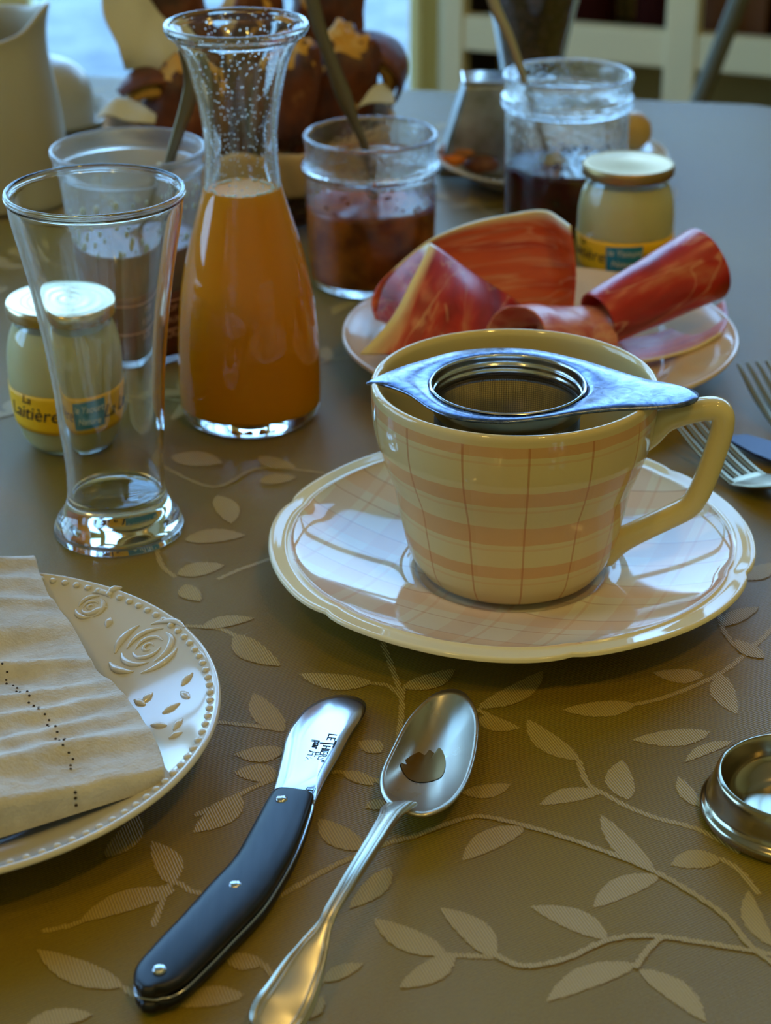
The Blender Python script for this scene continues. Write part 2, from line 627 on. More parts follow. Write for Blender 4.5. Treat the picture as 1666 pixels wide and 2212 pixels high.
BOT = Mat('dark_red_wine_glass', srgb(60, 22, 16), 0.12).m
BOX2 = Mat('brown_wooden_case', srgb(112, 68, 36), 0.6).m
ca, sa = math.cos(ang), math.sin(ang)
def cabp(x, y, z): return (cab0.x + x * ca - y * sa, cab0.y + x * sa + y * ca, z)
def bottle(p, label, s=1.0):
    t = thing('wine_bottle', p, label, 'bottle', 'dark bottles in the cupboard')
    lathe('body', [(0, 0), (0.034 * s, 0), (0.037 * s, 0.005), (0.037 * s, 0.18 * s), (0.03 * s, 0.21 * s), (0.015 * s, 0.235 * s), (0.0135 * s, 0.30 * s), (0, 0.30 * s)], BOT, t, 24)
    lathe('capsule', [(0.0142 * s, 0.25 * s), (0.0145 * s, 0.302 * s), (0, 0.303 * s)], BRASS, t, 20)
    return t
for i, (x, z) in enumerate(((0.07, 0.04), (0.16, 0.04), (0.26, 0.04), (0.06, railz - 0.012), (0.15, railz - 0.012), (0.25, railz - 0.012))):
    bottle(cabp(x, 0.12, z), ('first', 'second', 'third')[i % 3] + ' dark wine bottle from the left on the ' + ('floor' if i < 3 else 'shelf') + ' of the cream cupboard')
for i, x in enumerate((0.39, 0.50)):
    t = box('wooden_case', (0, 0, 0), (0.09, 0.16, 0.26), BOX2, None, 0.003, ang, cabp(x - 0.03, 0.13, railz - 0.0125 + 0.13))
    tag(t, ('brown wooden case next to the bottles on the cupboard shelf', 'brown wooden case farther right on the cupboard shelf')[i], 'case', 'cases in the cupboard')

# ------------------------------------------------------------------ table and cloth
WOOD = Mat('table_wood', srgb(92, 60, 34), 0.5).m
FE0 = T(860, 190); FE1 = T(1600, 222)
fe = (FE1 - FE0).normalized()
RE = T(1666, 300)
edge_n = Vector((-fe.y, fe.x, 0))
rdir = Vector((fe.y, -fe.x, 0))          # towards the viewer
c_right = RE + fe * 0.006
# far right corner
tt = (c_right - FE0).dot(fe)
cFR = FE0 + fe * tt
TL, TW = 1.75, 1.22
c0 = cFR; c1 = cFR - fe * TL; c2 = c1 + rdir * TW; c3 = c0 + rdir * TW
# turn the right edge a little outward so it stays outside the picture, as in the photo
c3 = c0 + rdir * TW + fe * 0.10
def rounded(cs, R, n=10):
    out = []
    m = len(cs)
    for i in range(m):
        a, b, c = cs[i - 1], cs[i], cs[(i + 1) % m]
        u = (a - b).normalized(); v = (c - b).normalized()
        p = b + u * R; q = b + v * R
        for k in range(n + 1):
            t = k / n
            out.append(p * (1 - t) ** 2 + b * 2 * t * (1 - t) + q * t * t)
    return out
outline = rounded([c0, c1, c2, c3], 0.028)
cen = (c0 + c2) / 2
tb = thing('dining_table', (cen.x, cen.y, 0), 'wooden dining table under the olive leaf cloth', 'table')
vs = [Vector((p.x - cen.x, p.y - cen.y, TZ - 0.0035)) for p in outline] + [Vector((p.x - cen.x, p.y - cen.y, TZ - 0.033)) for p in outline]
n_ = len(outline)
fs = [tuple(range(n_)), tuple(range(2 * n_ - 1, n_ - 1, -1))] + [(i, (i + 1) % n_, n_ + (i + 1) % n_, n_ + i) for i in range(n_)]
mesh('table_top', vs, fs, WOOD, tb, False)
for c in (c0, c1, c2, c3):
    q = c + (cen - c).normalized() * 0.14
    box('leg', (q.x - cen.x, q.y - cen.y, (TZ - 0.033) / 2), (0.06, 0.06, TZ - 0.033), WOOD, tb, 0.004)

cl = Mat('olive_damask_ground', srgb(150, 122, 60), 0.43)
co = cl.coord()
wv = cl.n('TexWave'); wv.inputs['Scale'].default_value = 310; wv.inputs['Distortion'].default_value = 1.5; wv.inputs['Detail'].default_value = 2; wv.inputs['Detail Scale'].default_value = 3
mp = cl.n('Mapping'); mp.inputs['Rotation'].default_value = (0, 0, math.radians(58)); cl.l(co, mp.inputs[0]); cl.l(mp.outputs[0], wv.inputs[0])
big = cl.noise(6, 3, co)
cl.color(cl.mix(cl.math('MULTIPLY', wv.outputs['Fac'], 0.75), cl.ramp(big, [(0.3, srgb(134, 108, 10)), (0.7, srgb(150, 122, 16))]), srgb(84, 64, 0)))
hh = cl.math('ADD', cl.math('ADD', wv.outputs['Fac'], cl.noise(1500, 2, co)), cl.math('MULTIPLY', cl.noise(9, 2, co), 10.0))
cl.bump(hh, 0.32, 0.0005)
cl.set('Specular IOR Level', 0.22); cl.set('Sheen Weight', 0.22); cl.set('Sheen Roughness', 0.2); cl.set('Sheen Tint', (0.7, 0.88, 1.0, 1))
CLOTH = cl.m
lf = Mat('satin_leaf_weave', srgb(176, 150, 96), 0.5)
co = lf.coord()
wv = lf.n('TexWave'); wv.inputs['Scale'].default_value = 330; wv.inputs['Distortion'].default_value = 1.0
mp = lf.n('Mapping'); mp.inputs['Rotation'].default_value = (0, 0, math.radians(-20)); lf.l(co, mp.inputs[0]); lf.l(mp.outputs[0], wv.inputs[0])
lf.color(lf.mix(wv.outputs['Fac'], srgb(178, 148, 62), srgb(136, 110, 38)))
lf.bump(lf.math('ADD', wv.outputs['Fac'], lf.noise(1300, 2, co)), 0.4, 0.0005)
lf.set('Specular IOR Level', 0.3)
LEAF = lf.m
# cloth: top + hanging skirt with soft folds
cloth = thing('tablecloth', (cen.x, cen.y, TZ), 'olive damask tablecloth woven with pale leafy vines, spread over the table', 'tablecloth')
rings = []
def loop_at(off, z, wav=0.0):
    out = []
    m = len(outline)
    for i, p in enumerate(outline):
        a = outline[i - 1]; b = outline[(i + 1) % m]
        tg = (b - a).normalized(); nn = Vector((-tg.y, tg.x, 0))
        if nn.dot(p - cen) < 0: nn = -nn
        o = off + wav * math.sin(i * 1.9)
        out.append(Vector((p.x + nn.x * o - cen.x, p.y + nn.y * o - cen.y, z)))
    return out
def densify(pts, step=0.03):
    out = []
    for i in range(len(pts)):
        a, b = pts[i], pts[(i + 1) % len(pts)]
        k = max(1, int((b - a).length / step))
        for j in range(k): out.append(a.lerp(b, j / k))
    return out
outline = densify(outline)
L = [loop_at(-0.004, -0.0005), loop_at(0.001, -0.0014), loop_at(0.004, -0.006), loop_at(0.007, -0.06, 0.002), loop_at(0.014, -0.25, 0.008)]
vs = []; fs = []
for l in L: vs += l
m_ = len(outline)
fs.append(tuple(range(m_)))
for j in range(len(L) - 1):
    for i in range(m_):
        fs.append((j * m_ + i, j * m_ + (i + 1) % m_, (j + 1) * m_ + (i + 1) % m_, (j + 1) * m_ + i))
co_ = mesh('cloth', vs, fs, CLOTH, cloth, True)
sm = co_.data.polygons[0]; sm.use_smooth = False

MV, MF = [], []
MZ = [0]
def mz():
    MZ[0] = (MZ[0] + 1) % 60
    return -0.00038 + MZ[0] * 4e-6
def jag(i): return ((i * 7919) % 13 / 13.0 - 0.5) * 0.00055
def add_leaf(b, t, w, bend=0.12):
    """b, t world points, w half width at widest (m)"""
    d = t - b; L_ = d.length
    if L_ < 1e-4: return
    d = d / L_; s = Vector((-d.y, d.x, 0))
    n = 44
    mid = [b + d * L_ * u + s * (bend * L_ * math.sin(PI * u)) for u in [i / n for i in range(n + 1)]]
    base = len(MV)
    lft, rgt = [], []
    for i, p in enumerate(mid):
        u = i / n
        ww = w * (math.sin(PI * u ** 0.85) ** 0.75) if 0 < i < n else 0.0002
        lft.append(p + s * (ww + jag(i + int(b.x * 9999))) + d * jag(i * 5)); rgt.append(p - s * (ww + jag(i * 3 + 5)) + d * jag(i * 11))
    z = mz()
    for a, c in zip(lft, rgt):
        MV.append((a.x - cen.x, a.y - cen.y, z)); MV.append((c.x - cen.x, c.y - cen.y, z))
    for i in range(n):
        q = base + 2 * i
        MF.append((q + 1, q + 3, q + 2, q))
def add_vine(pts, w=0.0011):
    c = [Vector(p) for p in catmull([tuple(p) for p in pts], 26)]
    base = len(MV); z = mz()
    for i, p in enumerate(c):
        tg = (c[min(i + 1, len(c) - 1)] - c[max(i - 1, 0)]).normalized(); s = Vector((-tg.y, tg.x, 0))
        a = p + s * (w + jag(i) * 1.3); b = p - s * (w + jag(i * 3 + 4) * 1.3)
        MV.append((a.x - cen.x, a.y - cen.y, z)); MV.append((b.x - cen.x, b.y - cen.y, z))
    for i in range(len(c) - 1):
        q = base + 2 * i
        MF.append((q + 1, q + 3, q + 2, q))
LEAVES = [(1250,1640,1140,1552,45),(1298,1708,1166,1736,32),(1356,1724,1344,1640,62),(1412,1880,1298,1758,45),(1424,1888,1282,1958,48),(1556,1852,1450,1866,42),
(1532,1580,1368,1596,36),(1560,1456,1592,1540,52),(1520,1456,1412,1452,30),(1372,1520,1216,1532,34),(1580,1600,1480,1644,24),(1510,1740,1466,1676,32),
(1132,1784,1000,1856,48),(1312,2024,1148,1956,48),(1372,2080,1182,2160,52),(1384,2092,1524,2204,50),(1666,2040,1618,1922,45),(1036,1528,1174,1448,42),
(1032,1548,1122,1572,30),(1000,1712,1104,1692,30),(611,1578,549,1496,55),(614,1618,506,1628,34),(602,1676,506,1666,38),(520,1719,419,1796,52),
(371,1907,328,1815,62),(376,1921,170,1990,46),(784,1834,688,1767,52),(842,1873,755,1960,45),(962,2060,808,1983,52),(1068,2065,952,1959,58),
(981,2060,863,2132,50),(698,2118,784,2080,30),(568,2080,482,2060,38),(525,2147,376,2171,44),(837,1734,789,1743,24),(823,1623,775,1600,34),
(741,1666,808,1695,26),(510,1370,605,1437,50),(436,1355,549,1334,24),(804,1474,646,1455,34),(871,1485,983,1444,34),(384,1240,484,1219,30),
(400,1262,432,1297,40),(470,1070,500,1130,50),(400,1165,530,1155,30),(370,985,480,1000,34),(265,2130,80,2050,56),(230,1850,300,1760,50),
(1600,1250,1666,1215,36),(1560,1350,1640,1310,30),(1650,1420,1590,1380,30),(60,2212,200,2190,40),(640,2200,700,2150,36),(300,1170,360,1130,30),(560,985,640,1010,26),(560,1040,640,1030,22)]
for bx, by, tx, ty, w_ in LEAVES:
    b = T(bx, by); t = T(tx, ty)
    d2 = Vector((tx - bx, ty - by)).normalized()
    # half width in metres: the pixel width measured across the leaf
    a = T((bx + tx) / 2 - d2.y * w_ / 2, (by + ty) / 2 + d2.x * w_ / 2); c = T((bx + tx) / 2 + d2.y * w_ / 2, (by + ty) / 2 - d2.x * w_ / 2)
    dd = (t - b).normalized(); s = Vector((-dd.y, dd.x, 0))
    add_leaf(b, t, abs((a - c).dot(s)) / 2, random.choice((-0.08, 0.08, 0.05)))
VINES = [[(880,1810),(1000,1768),(1060,1765),(1180,1795),(1300,1835),(1412,1880),(1500,1930),(1570,1980),(1620,2040),(1680,2085)],
[(1068,2060),(1130,2085),(1220,2070),(1312,2030),(1400,2020),(1520,2035),(1680,2062)],[(1372,2090),(1400,2050),(1430,2022)],
[(1250,1640),(1270,1690),(1310,1715),(1356,1740),(1420,1765),(1510,1790),(1600,1840)],[(1372,1520),(1450,1500),(1560,1450),(1640,1385),(1680,1340)],
[(826,1385),(850,1450),(868,1510),(862,1590)],[(868,1505),(840,1480),(804,1474)],[(400,1350),(436,1352),(480,1358),(510,1372)],
[(330,2000),(371,1907),(420,1925),(470,1925)],[(90,2010),(170,1990),(280,1935),(371,1912)],[(560,1960),(680,1890),(760,1850),(842,1818),(900,1805)],
[(380,1560),(440,1556),(540,1565),(611,1576)],[(420,1760),(500,1722),(600,1680),(741,1666),(830,1690)],[(470,1250),(520,1228),(600,1200)],[(335,1170),(350,1220),(380,1245)],
[(1556,1852),(1600,1880),(1640,1930)],[(568,2080),(600,2110),(660,2130),(698,2118)],[(265,2130),(330,2170),(376,2171)],[(962,2060),(1000,2062),(1068,2065)],
[(871,1485),(868,1510)],[(1120,1572),(1060,1545),(1030,1530)],[(1600,1250),(1560,1290),(1560,1350),(1600,1400),(1640,1385)],[(340,1000),(460,1050),(560,1010),(700,1020)]]
for v in VINES:
    add_vine([T(x, y) for x, y in v])
def inside_table(p):
    return (p - c0).dot(rdir) > 0.01 and (p - c0).dot(rdir) < TW - 0.01 and (c0 - p).dot(fe) > 0.02 and (c0 - p).dot(fe) < TL - 0.02
rnd = random.Random(3)
# vines over the rest of the cloth
for row in range(15):
    for colm in range(13):
        s = Vector((-1.35 + colm * 0.13 + rnd.uniform(-0.02, 0.02) + (row % 2) * 0.06, 0.42 + row * 0.085 + rnd.uniform(-0.015, 0.015), TZ))
        traced = s.y < T(s.x and 833, 1090).y and abs(s.x) < 0.155
        if traced or not inside_table(s): continue
        a = rnd.uniform(0, 2 * PI); p = s.copy(); pts = [p.copy()]
        for k in range(5):
            a += rnd.uniform(-0.5, 0.5); p = p + Vector((math.cos(a), math.sin(a), 0)) * 0.022
            pts.append(p.copy())
        if not all(inside_table(q) for q in pts): continue
        if any(q.y < T(833, 1120).y and abs(q.x) < 0.15 for q in pts): continue
        add_vine(pts, 0.001)
        for k in range(1, 6):
            aa = a + rnd.choice((-1, 1)) * rnd.uniform(0.5, 1.0)
            e = pts[k] + Vector((math.cos(aa), math.sin(aa), 0)) * rnd.uniform(0.018, 0.028)
            if inside_table(e): add_leaf(pts[k], e, rnd.uniform(0.0038, 0.0055), rnd.choice((-0.1, 0.1)))
tag(mesh('leaf_motif', MV, MF, LEAF, cloth, False, recalc=False), 'pale satin leaves and vines woven into the cloth', None, None, 'stuff')

# ------------------------------------------------------------------ cup and saucer
CB = T(1101, 1246)             # cup axis on the table
SA = thing('saucer', (CB.x, CB.y, TZ), 'large plaid saucer with a softly scalloped rim, under the cream cup', 'saucer')
sm_ = porcelain('plaid_saucer_glaze', srgb(228, 216, 190), 0.05)
sm_.set('Specular IOR Level', 0.38)
co = sm_.coord(rot=(0, 0, math.radians(24)))
sx = sm_.n('SeparateXYZ'); sm_.l(co, sx.inputs[0])
def stripes(mm, v, period, off, width):
    f = mm.math('FRACT', mm.math('ADD', mm.math('DIVIDE', v, period), off))
    return mm.math('LESS_THAN', f, width)
sxo, syo = sx.outputs[0], sx.outputs[1]
nz = sm_.noise(120, 2, sm_.coord())
wob = lambda v: sm_.math('ADD', v, sm_.math('MULTIPLY', nz, 0.0006))
b1 = stripes(sm_, wob(sxo), 0.028, 0.1, 0.38); b2 = stripes(sm_, wob(syo), 0.036, 0.3, 0.30)
l1 = stripes(sm_, wob(sxo), 0.028, 0.58, 0.05); l2 = stripes(sm_, wob(syo), 0.018, 0.0, 0.035)
c = sm_.mix(sm_.math('MULTIPLY', b1, 0.55), srgb(222, 212, 190), srgb(216, 186, 164))
c = sm_.mix(sm_.math('MULTIPLY', b2, 0.45), c, srgb(224, 178, 140))
c = sm_.mix(sm_.math('MULTIPLY', l1, 0.35), c, srgb(210, 160, 130))
c = sm_.mix(sm_.math('MULTIPLY', l2, 0.55), c, srgb(176, 120, 92))
# plain glaze near the edge
ob = sm_.n('SeparateXYZ'); sm_.l(sm_.coord(), ob.inputs[0])
rr = sm_.math('SQRT', sm_.math('ADD', sm_.math('MULTIPLY', ob.outputs[0], ob.outputs[0]), sm_.math('MULTIPLY', ob.outputs[1], ob.outputs[1])))
c = sm_.mix(sm_.math('GREATER_THAN', rr, 0.0905), c, srgb(226, 214, 176))
sm_.color(c)
SR = prof(CB, [(1165, 521)])[0][0]
SR *= 1.0
def lob(a, amt=0.020):
    n = 6; t = ((a + 0.35) * n / (2 * PI)) % 1.0
    return 1 + 0.002 - amt * (abs(2 * t - 1) ** 9)
def srm(a, r, z):
    f = max(0, (r / SR - 0.80) / 0.20)
    return 1 + (lob(a) - 1) * f
def szm(a, r, z):
    f = max(0, (r / SR - 0.72) / 0.28)
    return 0.0005 * math.sin(6 * a + 2.1) * f * f
sp = [(0, 0.0035), (0.036, 0.0035), (0.041, 0.0052), (0.043, 0.0058), (0.048, 0.0056), (0.062, 0.0082), (0.076, 0.0118), (0.088, 0.0158), (0.0925, 0.0180), (0.0938, 0.0192), (0.0955, 0.0186), (0.1, 0.0192), (0.1022, 0.0194), (0.1030, 0.0184), (0.1022, 0.0172), (0.094, 0.0148), (0.075, 0.0085), (0.055, 0.0035), (0.052, 0.0004), (0.050, 0.0), (0.048, 0.0008), (0.03, 0.0014), (0, 0.0014)]
k = SR / 0.103
sp = catmull([(r * k, z + 0.0) for r, z in sp], 4)
lathe('dish', sp, sm_.m, SA, 144, None, srm, szm)

CU = thing('teacup', (CB.x, CB.y, TZ), 'cream porcelain cup with peach plaid bands, standing on the plaid saucer', 'cup')
rows = prof(CB, [(1226, 168), (1215, 188), (1196, 206), (1168, 222), (1102, 241), (1035, 257), (1000, 272), (965, 287), (920, 301), (875, 308), (826, 311)])
rows = [(r, max(z, 0.006)) for r, z in rows]
zrim = rows[-1][1]
CR = rows[-1][0]
outer = catmull(rows, 5)
pr, inn = shell(outer, 0.0032, rows[0][1] + 0.006)
pr = [(0, 0.0072), (rows[0][0] - 0.006, 0.0072), (rows[0][0] - 0.004, 0.0045), (rows[0][0] - 0.0015, 0.0043)] + pr[2:]
cm = porcelain('plaid_cup_glaze', CREAM, 0.07)
oc = cm.n('SeparateXYZ'); cm.l(cm.coord(), oc.inputs[0])
x_, y_, z_ = oc.outputs
nz = cm.noise(90, 2, cm.coord())
zz = cm.math('ADD', z_, cm.math('MULTIPLY', cm.math('SUBTRACT', nz, 0.5), 0.0012))
def zat(ypx): return prof(CB, [(ypx, 1)])[0][1]
def zat_front(ypx):
    # height of the point of the front wall seen at pixel ypx
    z = 0.04
    rf = rfun(outer)
    for _ in range(30):
        p = Vector((CB.x, CB.y - rf(z), TZ)) - CAM
        v = (ypx - 1106) / F
        a = p.dot(UP); c_ = p.dot(fwd)
        z = 0.5 * z - 0.5 * (a + v * c_) / (UP.z + v * fwd.z)
    return z
def band(y0, y1):
    za, zb = zat_front(y1), zat_front(y0)
    return cm.math('MULTIPLY', cm.math('GREATER_THAN', zz, za), cm.math('LESS_THAN', zz, zb))
bands = band(950, 992)
for a_, b_ in ((1068, 1098), (1143, 1180), (1228, 1252)):
    bands = cm.math('MAXIMUM', bands, band(a_, b_))
thin = band(1003, 1008)
for a_, b_ in ((1106, 1111), (1188, 1193), (1262, 1266)):
    thin = cm.math('MAXIMUM', thin, band(a_, b_))
angn = cm.math('ARCTAN2', y_, x_)
fr = cm.math('FRACT', cm.math('ADD', cm.math('MULTIPLY', angn, 14 / (2 * PI)), 0.43))
wl_ = cm.math('ADD', 0.022, cm.math('MULTIPLY', cm.noise(60, 2, cm.coord()), 0.03))
vl = cm.math('LESS_THAN', fr, wl_)
fr2 = cm.math('FRACT', cm.math('ADD', cm.math('MULTIPLY', angn, 7 / (2 * PI)), 0.15))
vb = cm.math('LESS_THAN', fr2, 0.42)
c = cm.mix(cm.math('MULTIPLY', bands, 0.75), CREAM, PEACH)
c = cm.mix(cm.math('MULTIPLY', thin, 0.35), c, srgb(208, 150, 104))
c = cm.mix(cm.math('MULTIPLY', vb, 0.12), c, srgb(232, 190, 150))
inside = cm.math('LESS_THAN', cm.math('SQRT', cm.math('ADD', cm.math('MULTIPLY', x_, x_), cm.math('MULTIPLY', y_, y_))), 0)
c = cm.mix(cm.math('MULTIPLY', vl, 0.6), c, LINE)
rim_z = cm.math('GREATER_THAN', z_, zrim - 0.003)
c = cm.mix(rim_z, c, CREAM)
cm.color(c)
body = lathe('cup_body', pr, cm.m, CU, 128)
body.data.materials.append(CREAMM)
rf_o = rfun(outer)
for p in body.data.polygons:
    cx, cy, cz = p.center
    if math.hypot(cx, cy) < rf_o(cz) - 0.0018: p.material_index = 1
# handle in a vertical plane through the axis
ha = math.radians(-10)
hd = Vector((math.cos(ha), math.sin(ha), 0)); hn = Vector((-math.sin(ha), math.cos(ha), 0))
C0 = Vector((CB.x, CB.y, TZ))
hp = [(1372, 945), (1405, 928), (1440, 905), (1490, 889), (1535, 882), (1556, 888), (1563, 908), (1556, 945), (1530, 1020), (1506, 1072), (1482, 1098), (1430, 1124), (1375, 1150), (1330, 1172), (1300, 1190)]
hw3 = [PL(x, y, C0, hn) - C0 for x, y in hp]
hs = catmull([tuple(p) for p in hw3], 5)
m = len(hs)
def hprof(i):
    t = i / (m - 1)
    return 0.0046 + 0.0030 * math.exp(-((t - 0.0) / 0.10) ** 2) + 0.0028 * math.exp(-((t - 1.0) / 0.08) ** 2)
sweep('cup_handle', hs, [0.0050] * m, [hprof(i) for i in range(m)], CREAMM, CU, side=hn, n=20, power=2.4)

# ------------------------------------------------------------------ tea strainer lying across the cup
zt = zrim + 0.0021
HC = T(1097, 833, zt)
ST = thing('tea_strainer', (HC.x, HC.y, TZ + zt), 'steel tea strainer with fine mesh basket and long flat ears, lying across the cup rim', 'strainer')
HR = (T(1264, 833, zt) - T(930, 833, zt)).length / 2
ol = [(793, 818), (840, 800), (900, 783), (980, 762), (1060, 754), (1150, 757), (1250, 777), (1330, 800), (1400, 820), (1465, 832), (1500, 843), (1511, 855), (1500, 868), (1470, 877), (1420, 882), (1330, 886), (1250, 895), (1180, 906), (1090, 914), (1000, 908), (935, 888), (880, 852), (830, 830), (800, 824)]
op = [T(x, y, zt) - Vector((HC.x, HC.y, TZ + zt)) for x, y in ol]
op = [Vector(p) for p in catmull([tuple(p) for p in op], 10, True)]
vs, fs = [], []
NN = len(op)
for p in op:
    a = math.atan2(p.y, p.x)
    e = Vector((HR * math.cos(a), HR * math.sin(a), 0))
    if p.length < HR * 1.03: p = p.normalized() * HR * 1.03
    ti = p.x
    for f in (0, 0.08, 0.5, 0.93, 1.0):
        q = e.lerp(p, f)
        z = 0.0006 if f in (0.08, 0.5, 0.93) else 0.0
        if f == 0: z = -0.0004
        # the left ear dips, the right ear bends down a touch at its end
        z -= 0.010 * max(0, (-q.x - HR * 1.25) / HR) ** 1.2 * 0.25
        vs.append((q.x, q.y, z))
for i in range(NN):
    for j in range(4):
        a, b = i * 5 + j, ((i + 1) % NN) * 5 + j
        fs.append((a, a + 1, b + 1, b))
pl = mesh('plate', vs, fs, BRUSHED, ST, True)
s = pl.modifiers.new('thickness', 'SOLIDIFY'); s.thickness = 0.0009; s.offset = -1
lathe('collar', catmull([(HR * 1.02, 0.0008), (HR * 1.0, 0.0013), (HR * 0.985, 0.0006), (HR * 0.975, -0.0022), (HR * 0.952, -0.0030), (HR * 0.958, -0.0042), (HR * 0.94, -0.0056), (HR * 0.945, -0.0066), (HR * 0.958, -0.0070), (HR * 0.958, -0.0095)], 3) +
      [(HR * 0.975, -0.0095), (HR * 0.985, -0.003), (HR * 1.0, -0.001)], STEEL, ST, 96)
# mesh basket as real wires
def wires(name, pr, segs, mat, parent, th):
    vs, fs = [], []
    for r, z in pr:
        for k in range(segs):
            a = 2 * PI * k / segs
            vs.append((r * math.cos(a), r * math.sin(a), z))
    for i in range(len(pr) - 1):
        for k in range(segs):
            fs.append((i * segs + k, i * segs + (k + 1) % segs, (i + 1) * segs + (k + 1) % segs, (i + 1) * segs + k))
    o = mesh(name, vs, fs, mat, parent, False)
    wm = o.modifiers.new('wires', 'WIREFRAME'); wm.thickness = th; wm.use_even_offset = False
    return o
mp_ = [(HR * 0.945, -0.0068 - 0.0009 * i) for i in range(45)]
mp_ += [(HR * 0.945 - 0.0011 * i, -0.0464) for i in range(1, 26)]
MESHM = Mat('dark_wire', srgb(120, 112, 100), 0.35, 1.0).m
o = wires('mesh_basket', mp_, 190, MESHM, ST, 0.00045)
o['kind'] = 'stuff'
lathe('basket_hoop', [(HR * 0.955, -0.0455), (HR * 0.955, -0.0475), (HR * 0.93, -0.0478), (HR * 0.93, -0.0455), (HR * 0.955, -0.0455)], STEEL, ST, 64)

# ------------------------------------------------------------------ tall empty glass
GB = T(258, 1141)
rows = prof(GB, [(1141, 137), (1136, 140), (1124, 137), (1108, 128), (1088, 113), (1066, 107), (1040, 105), (990, 106), (900, 115), (828, 121), (706, 137), (584, 159), (474, 184), (432, 190.5), (425, 194), (417, 196.5), (411, 196)])
rows = [(r, max(z, 0)) for r, z in rows]
outer = catmull(rows, 5)
fl = prof(GB, [(1062, 100)])[0][1]
pr, inn = shell(outer, 0.0017, fl)
TG = thing('tall_glass', (GB.x, GB.y, TZ), 'tall empty flared glass with a thick clear foot, in front of the yoghurt jar', 'glass')
lathe('glass_body', pr, GL, TG, 128)

# ------------------------------------------------------------------ carafe
KB = T(543, 893)
rows = prof(KB, [(893, 118), (893, 130), (888, 141), (870, 149), (840, 152), (780, 152.5), (720, 151), (650, 145), (590, 136), (530, 122), (465, 103), (420, 90), (387, 83), (340, 80), (300, 80), (258, 84), (205, 93), (150, 106), (110, 120), (85, 136), (72, 150), (62, 157), (52, 157.5)])
rows = [(r, max(z, 0)) for r, z in rows]
outer = catmull(rows, 4)
pr, inn = shell(outer, 0.0022, 0.0065)
CF = thing('carafe', (KB.x, KB.y, TZ), 'narrow-necked glass carafe with a wide lip, three quarters full of orange juice', 'carafe')
lathe('glass_wall', pr, GC, CF, 128)
lv = prof(KB, [(404, 80)])[0][1]
jm = Mat('orange_juice_pulp', srgb(240, 156, 0), 0.5)
jm.set('Specular IOR Level', 0.1)
lathe('orange_juice', content(inn, lv, 0.0002), jm.m, CF, 96)
fm = Mat('juice_foam', srgb(220, 224, 190), 0.4)
foam = []
rl = rfun(inn)(lv) - 0.0008
for i in range(90):
    a = rnd.uniform(0, 2 * PI); r_ = rl * (rnd.uniform(0.86, 0.97))
    foam.append((r_ * math.cos(a), r_ * math.sin(a), lv - 0.0003, rnd.uniform(0.0004, 0.0010)))
def blobs(name, lst, mat, parent, segs=8, zs=1.0):
    vs, fs = [], []
    for x, y, z, r in lst:
        b = len(vs)
        for j in range(1, 5):
            ph = PI * j / 5
            for k in range(segs):
                th = 2 * PI * k / segs
                vs.append((x + r * math.sin(ph) * math.cos(th), y + r * math.sin(ph) * math.sin(th), z + zs * r * math.cos(ph)))
        for j in range(3):
            for k in range(segs):
                fs.append((b + j * segs + k, b + j * segs + (k + 1) % segs, b + (j + 1) * segs + (k + 1) % segs, b + (j + 1) * segs + k))
        fs.append(tuple(b + k for k in range(segs))); fs.append(tuple(b + 3 * segs + k for k in reversed(range(segs))))
    return mesh(name, vs, fs, mat, parent, True)
o = blobs('juice_foam', foam, fm.m, CF, 7, 0.5); o['kind'] = 'stuff'

# ------------------------------------------------------------------ yoghurt jars
YEL = Mat('yellow_label', srgb(238, 186, 20), 0.55)
oc = YEL.n('SeparateXYZ'); YEL.l(YEL.coord(), oc.inputs[0])
YEL.color(YEL.ramp(YEL.math('MULTIPLY', oc.outputs[2], 40.0), [(0.42, srgb(226, 140, 30)), (0.62, srgb(250, 190, 0))]))
BLUE = Mat('blue_label_box', srgb(36, 128, 164), 0.55).m
YOG = Mat('set_yoghurt', srgb(244, 230, 166), 0.45)
YOG.set('Subsurface Weight', 0.3); YOG.set('Subsurface Radius', (0.01, 0.008, 0.005))
FOIL = Mat('gold_foil_lid', srgb(214, 190, 150), 0.22, 1.0)
oc = FOIL.n('SeparateXYZ'); FOIL.l(FOIL.coord(), oc.inputs[0])
rr = FOIL.math('SQRT', FOIL.math('ADD', FOIL.math('MULTIPLY', oc.outputs[0], oc.outputs[0]), FOIL.math('MULTIPLY', oc.outputs[1], oc.outputs[1])))
FOIL.bump(FOIL.math('SINE', FOIL.math('MULTIPLY', rr, 900.0)), 0.25, 0.0004)
FOIL2 = Mat('dull_gold_foil', srgb(176, 142, 92), 0.42, 1.0)
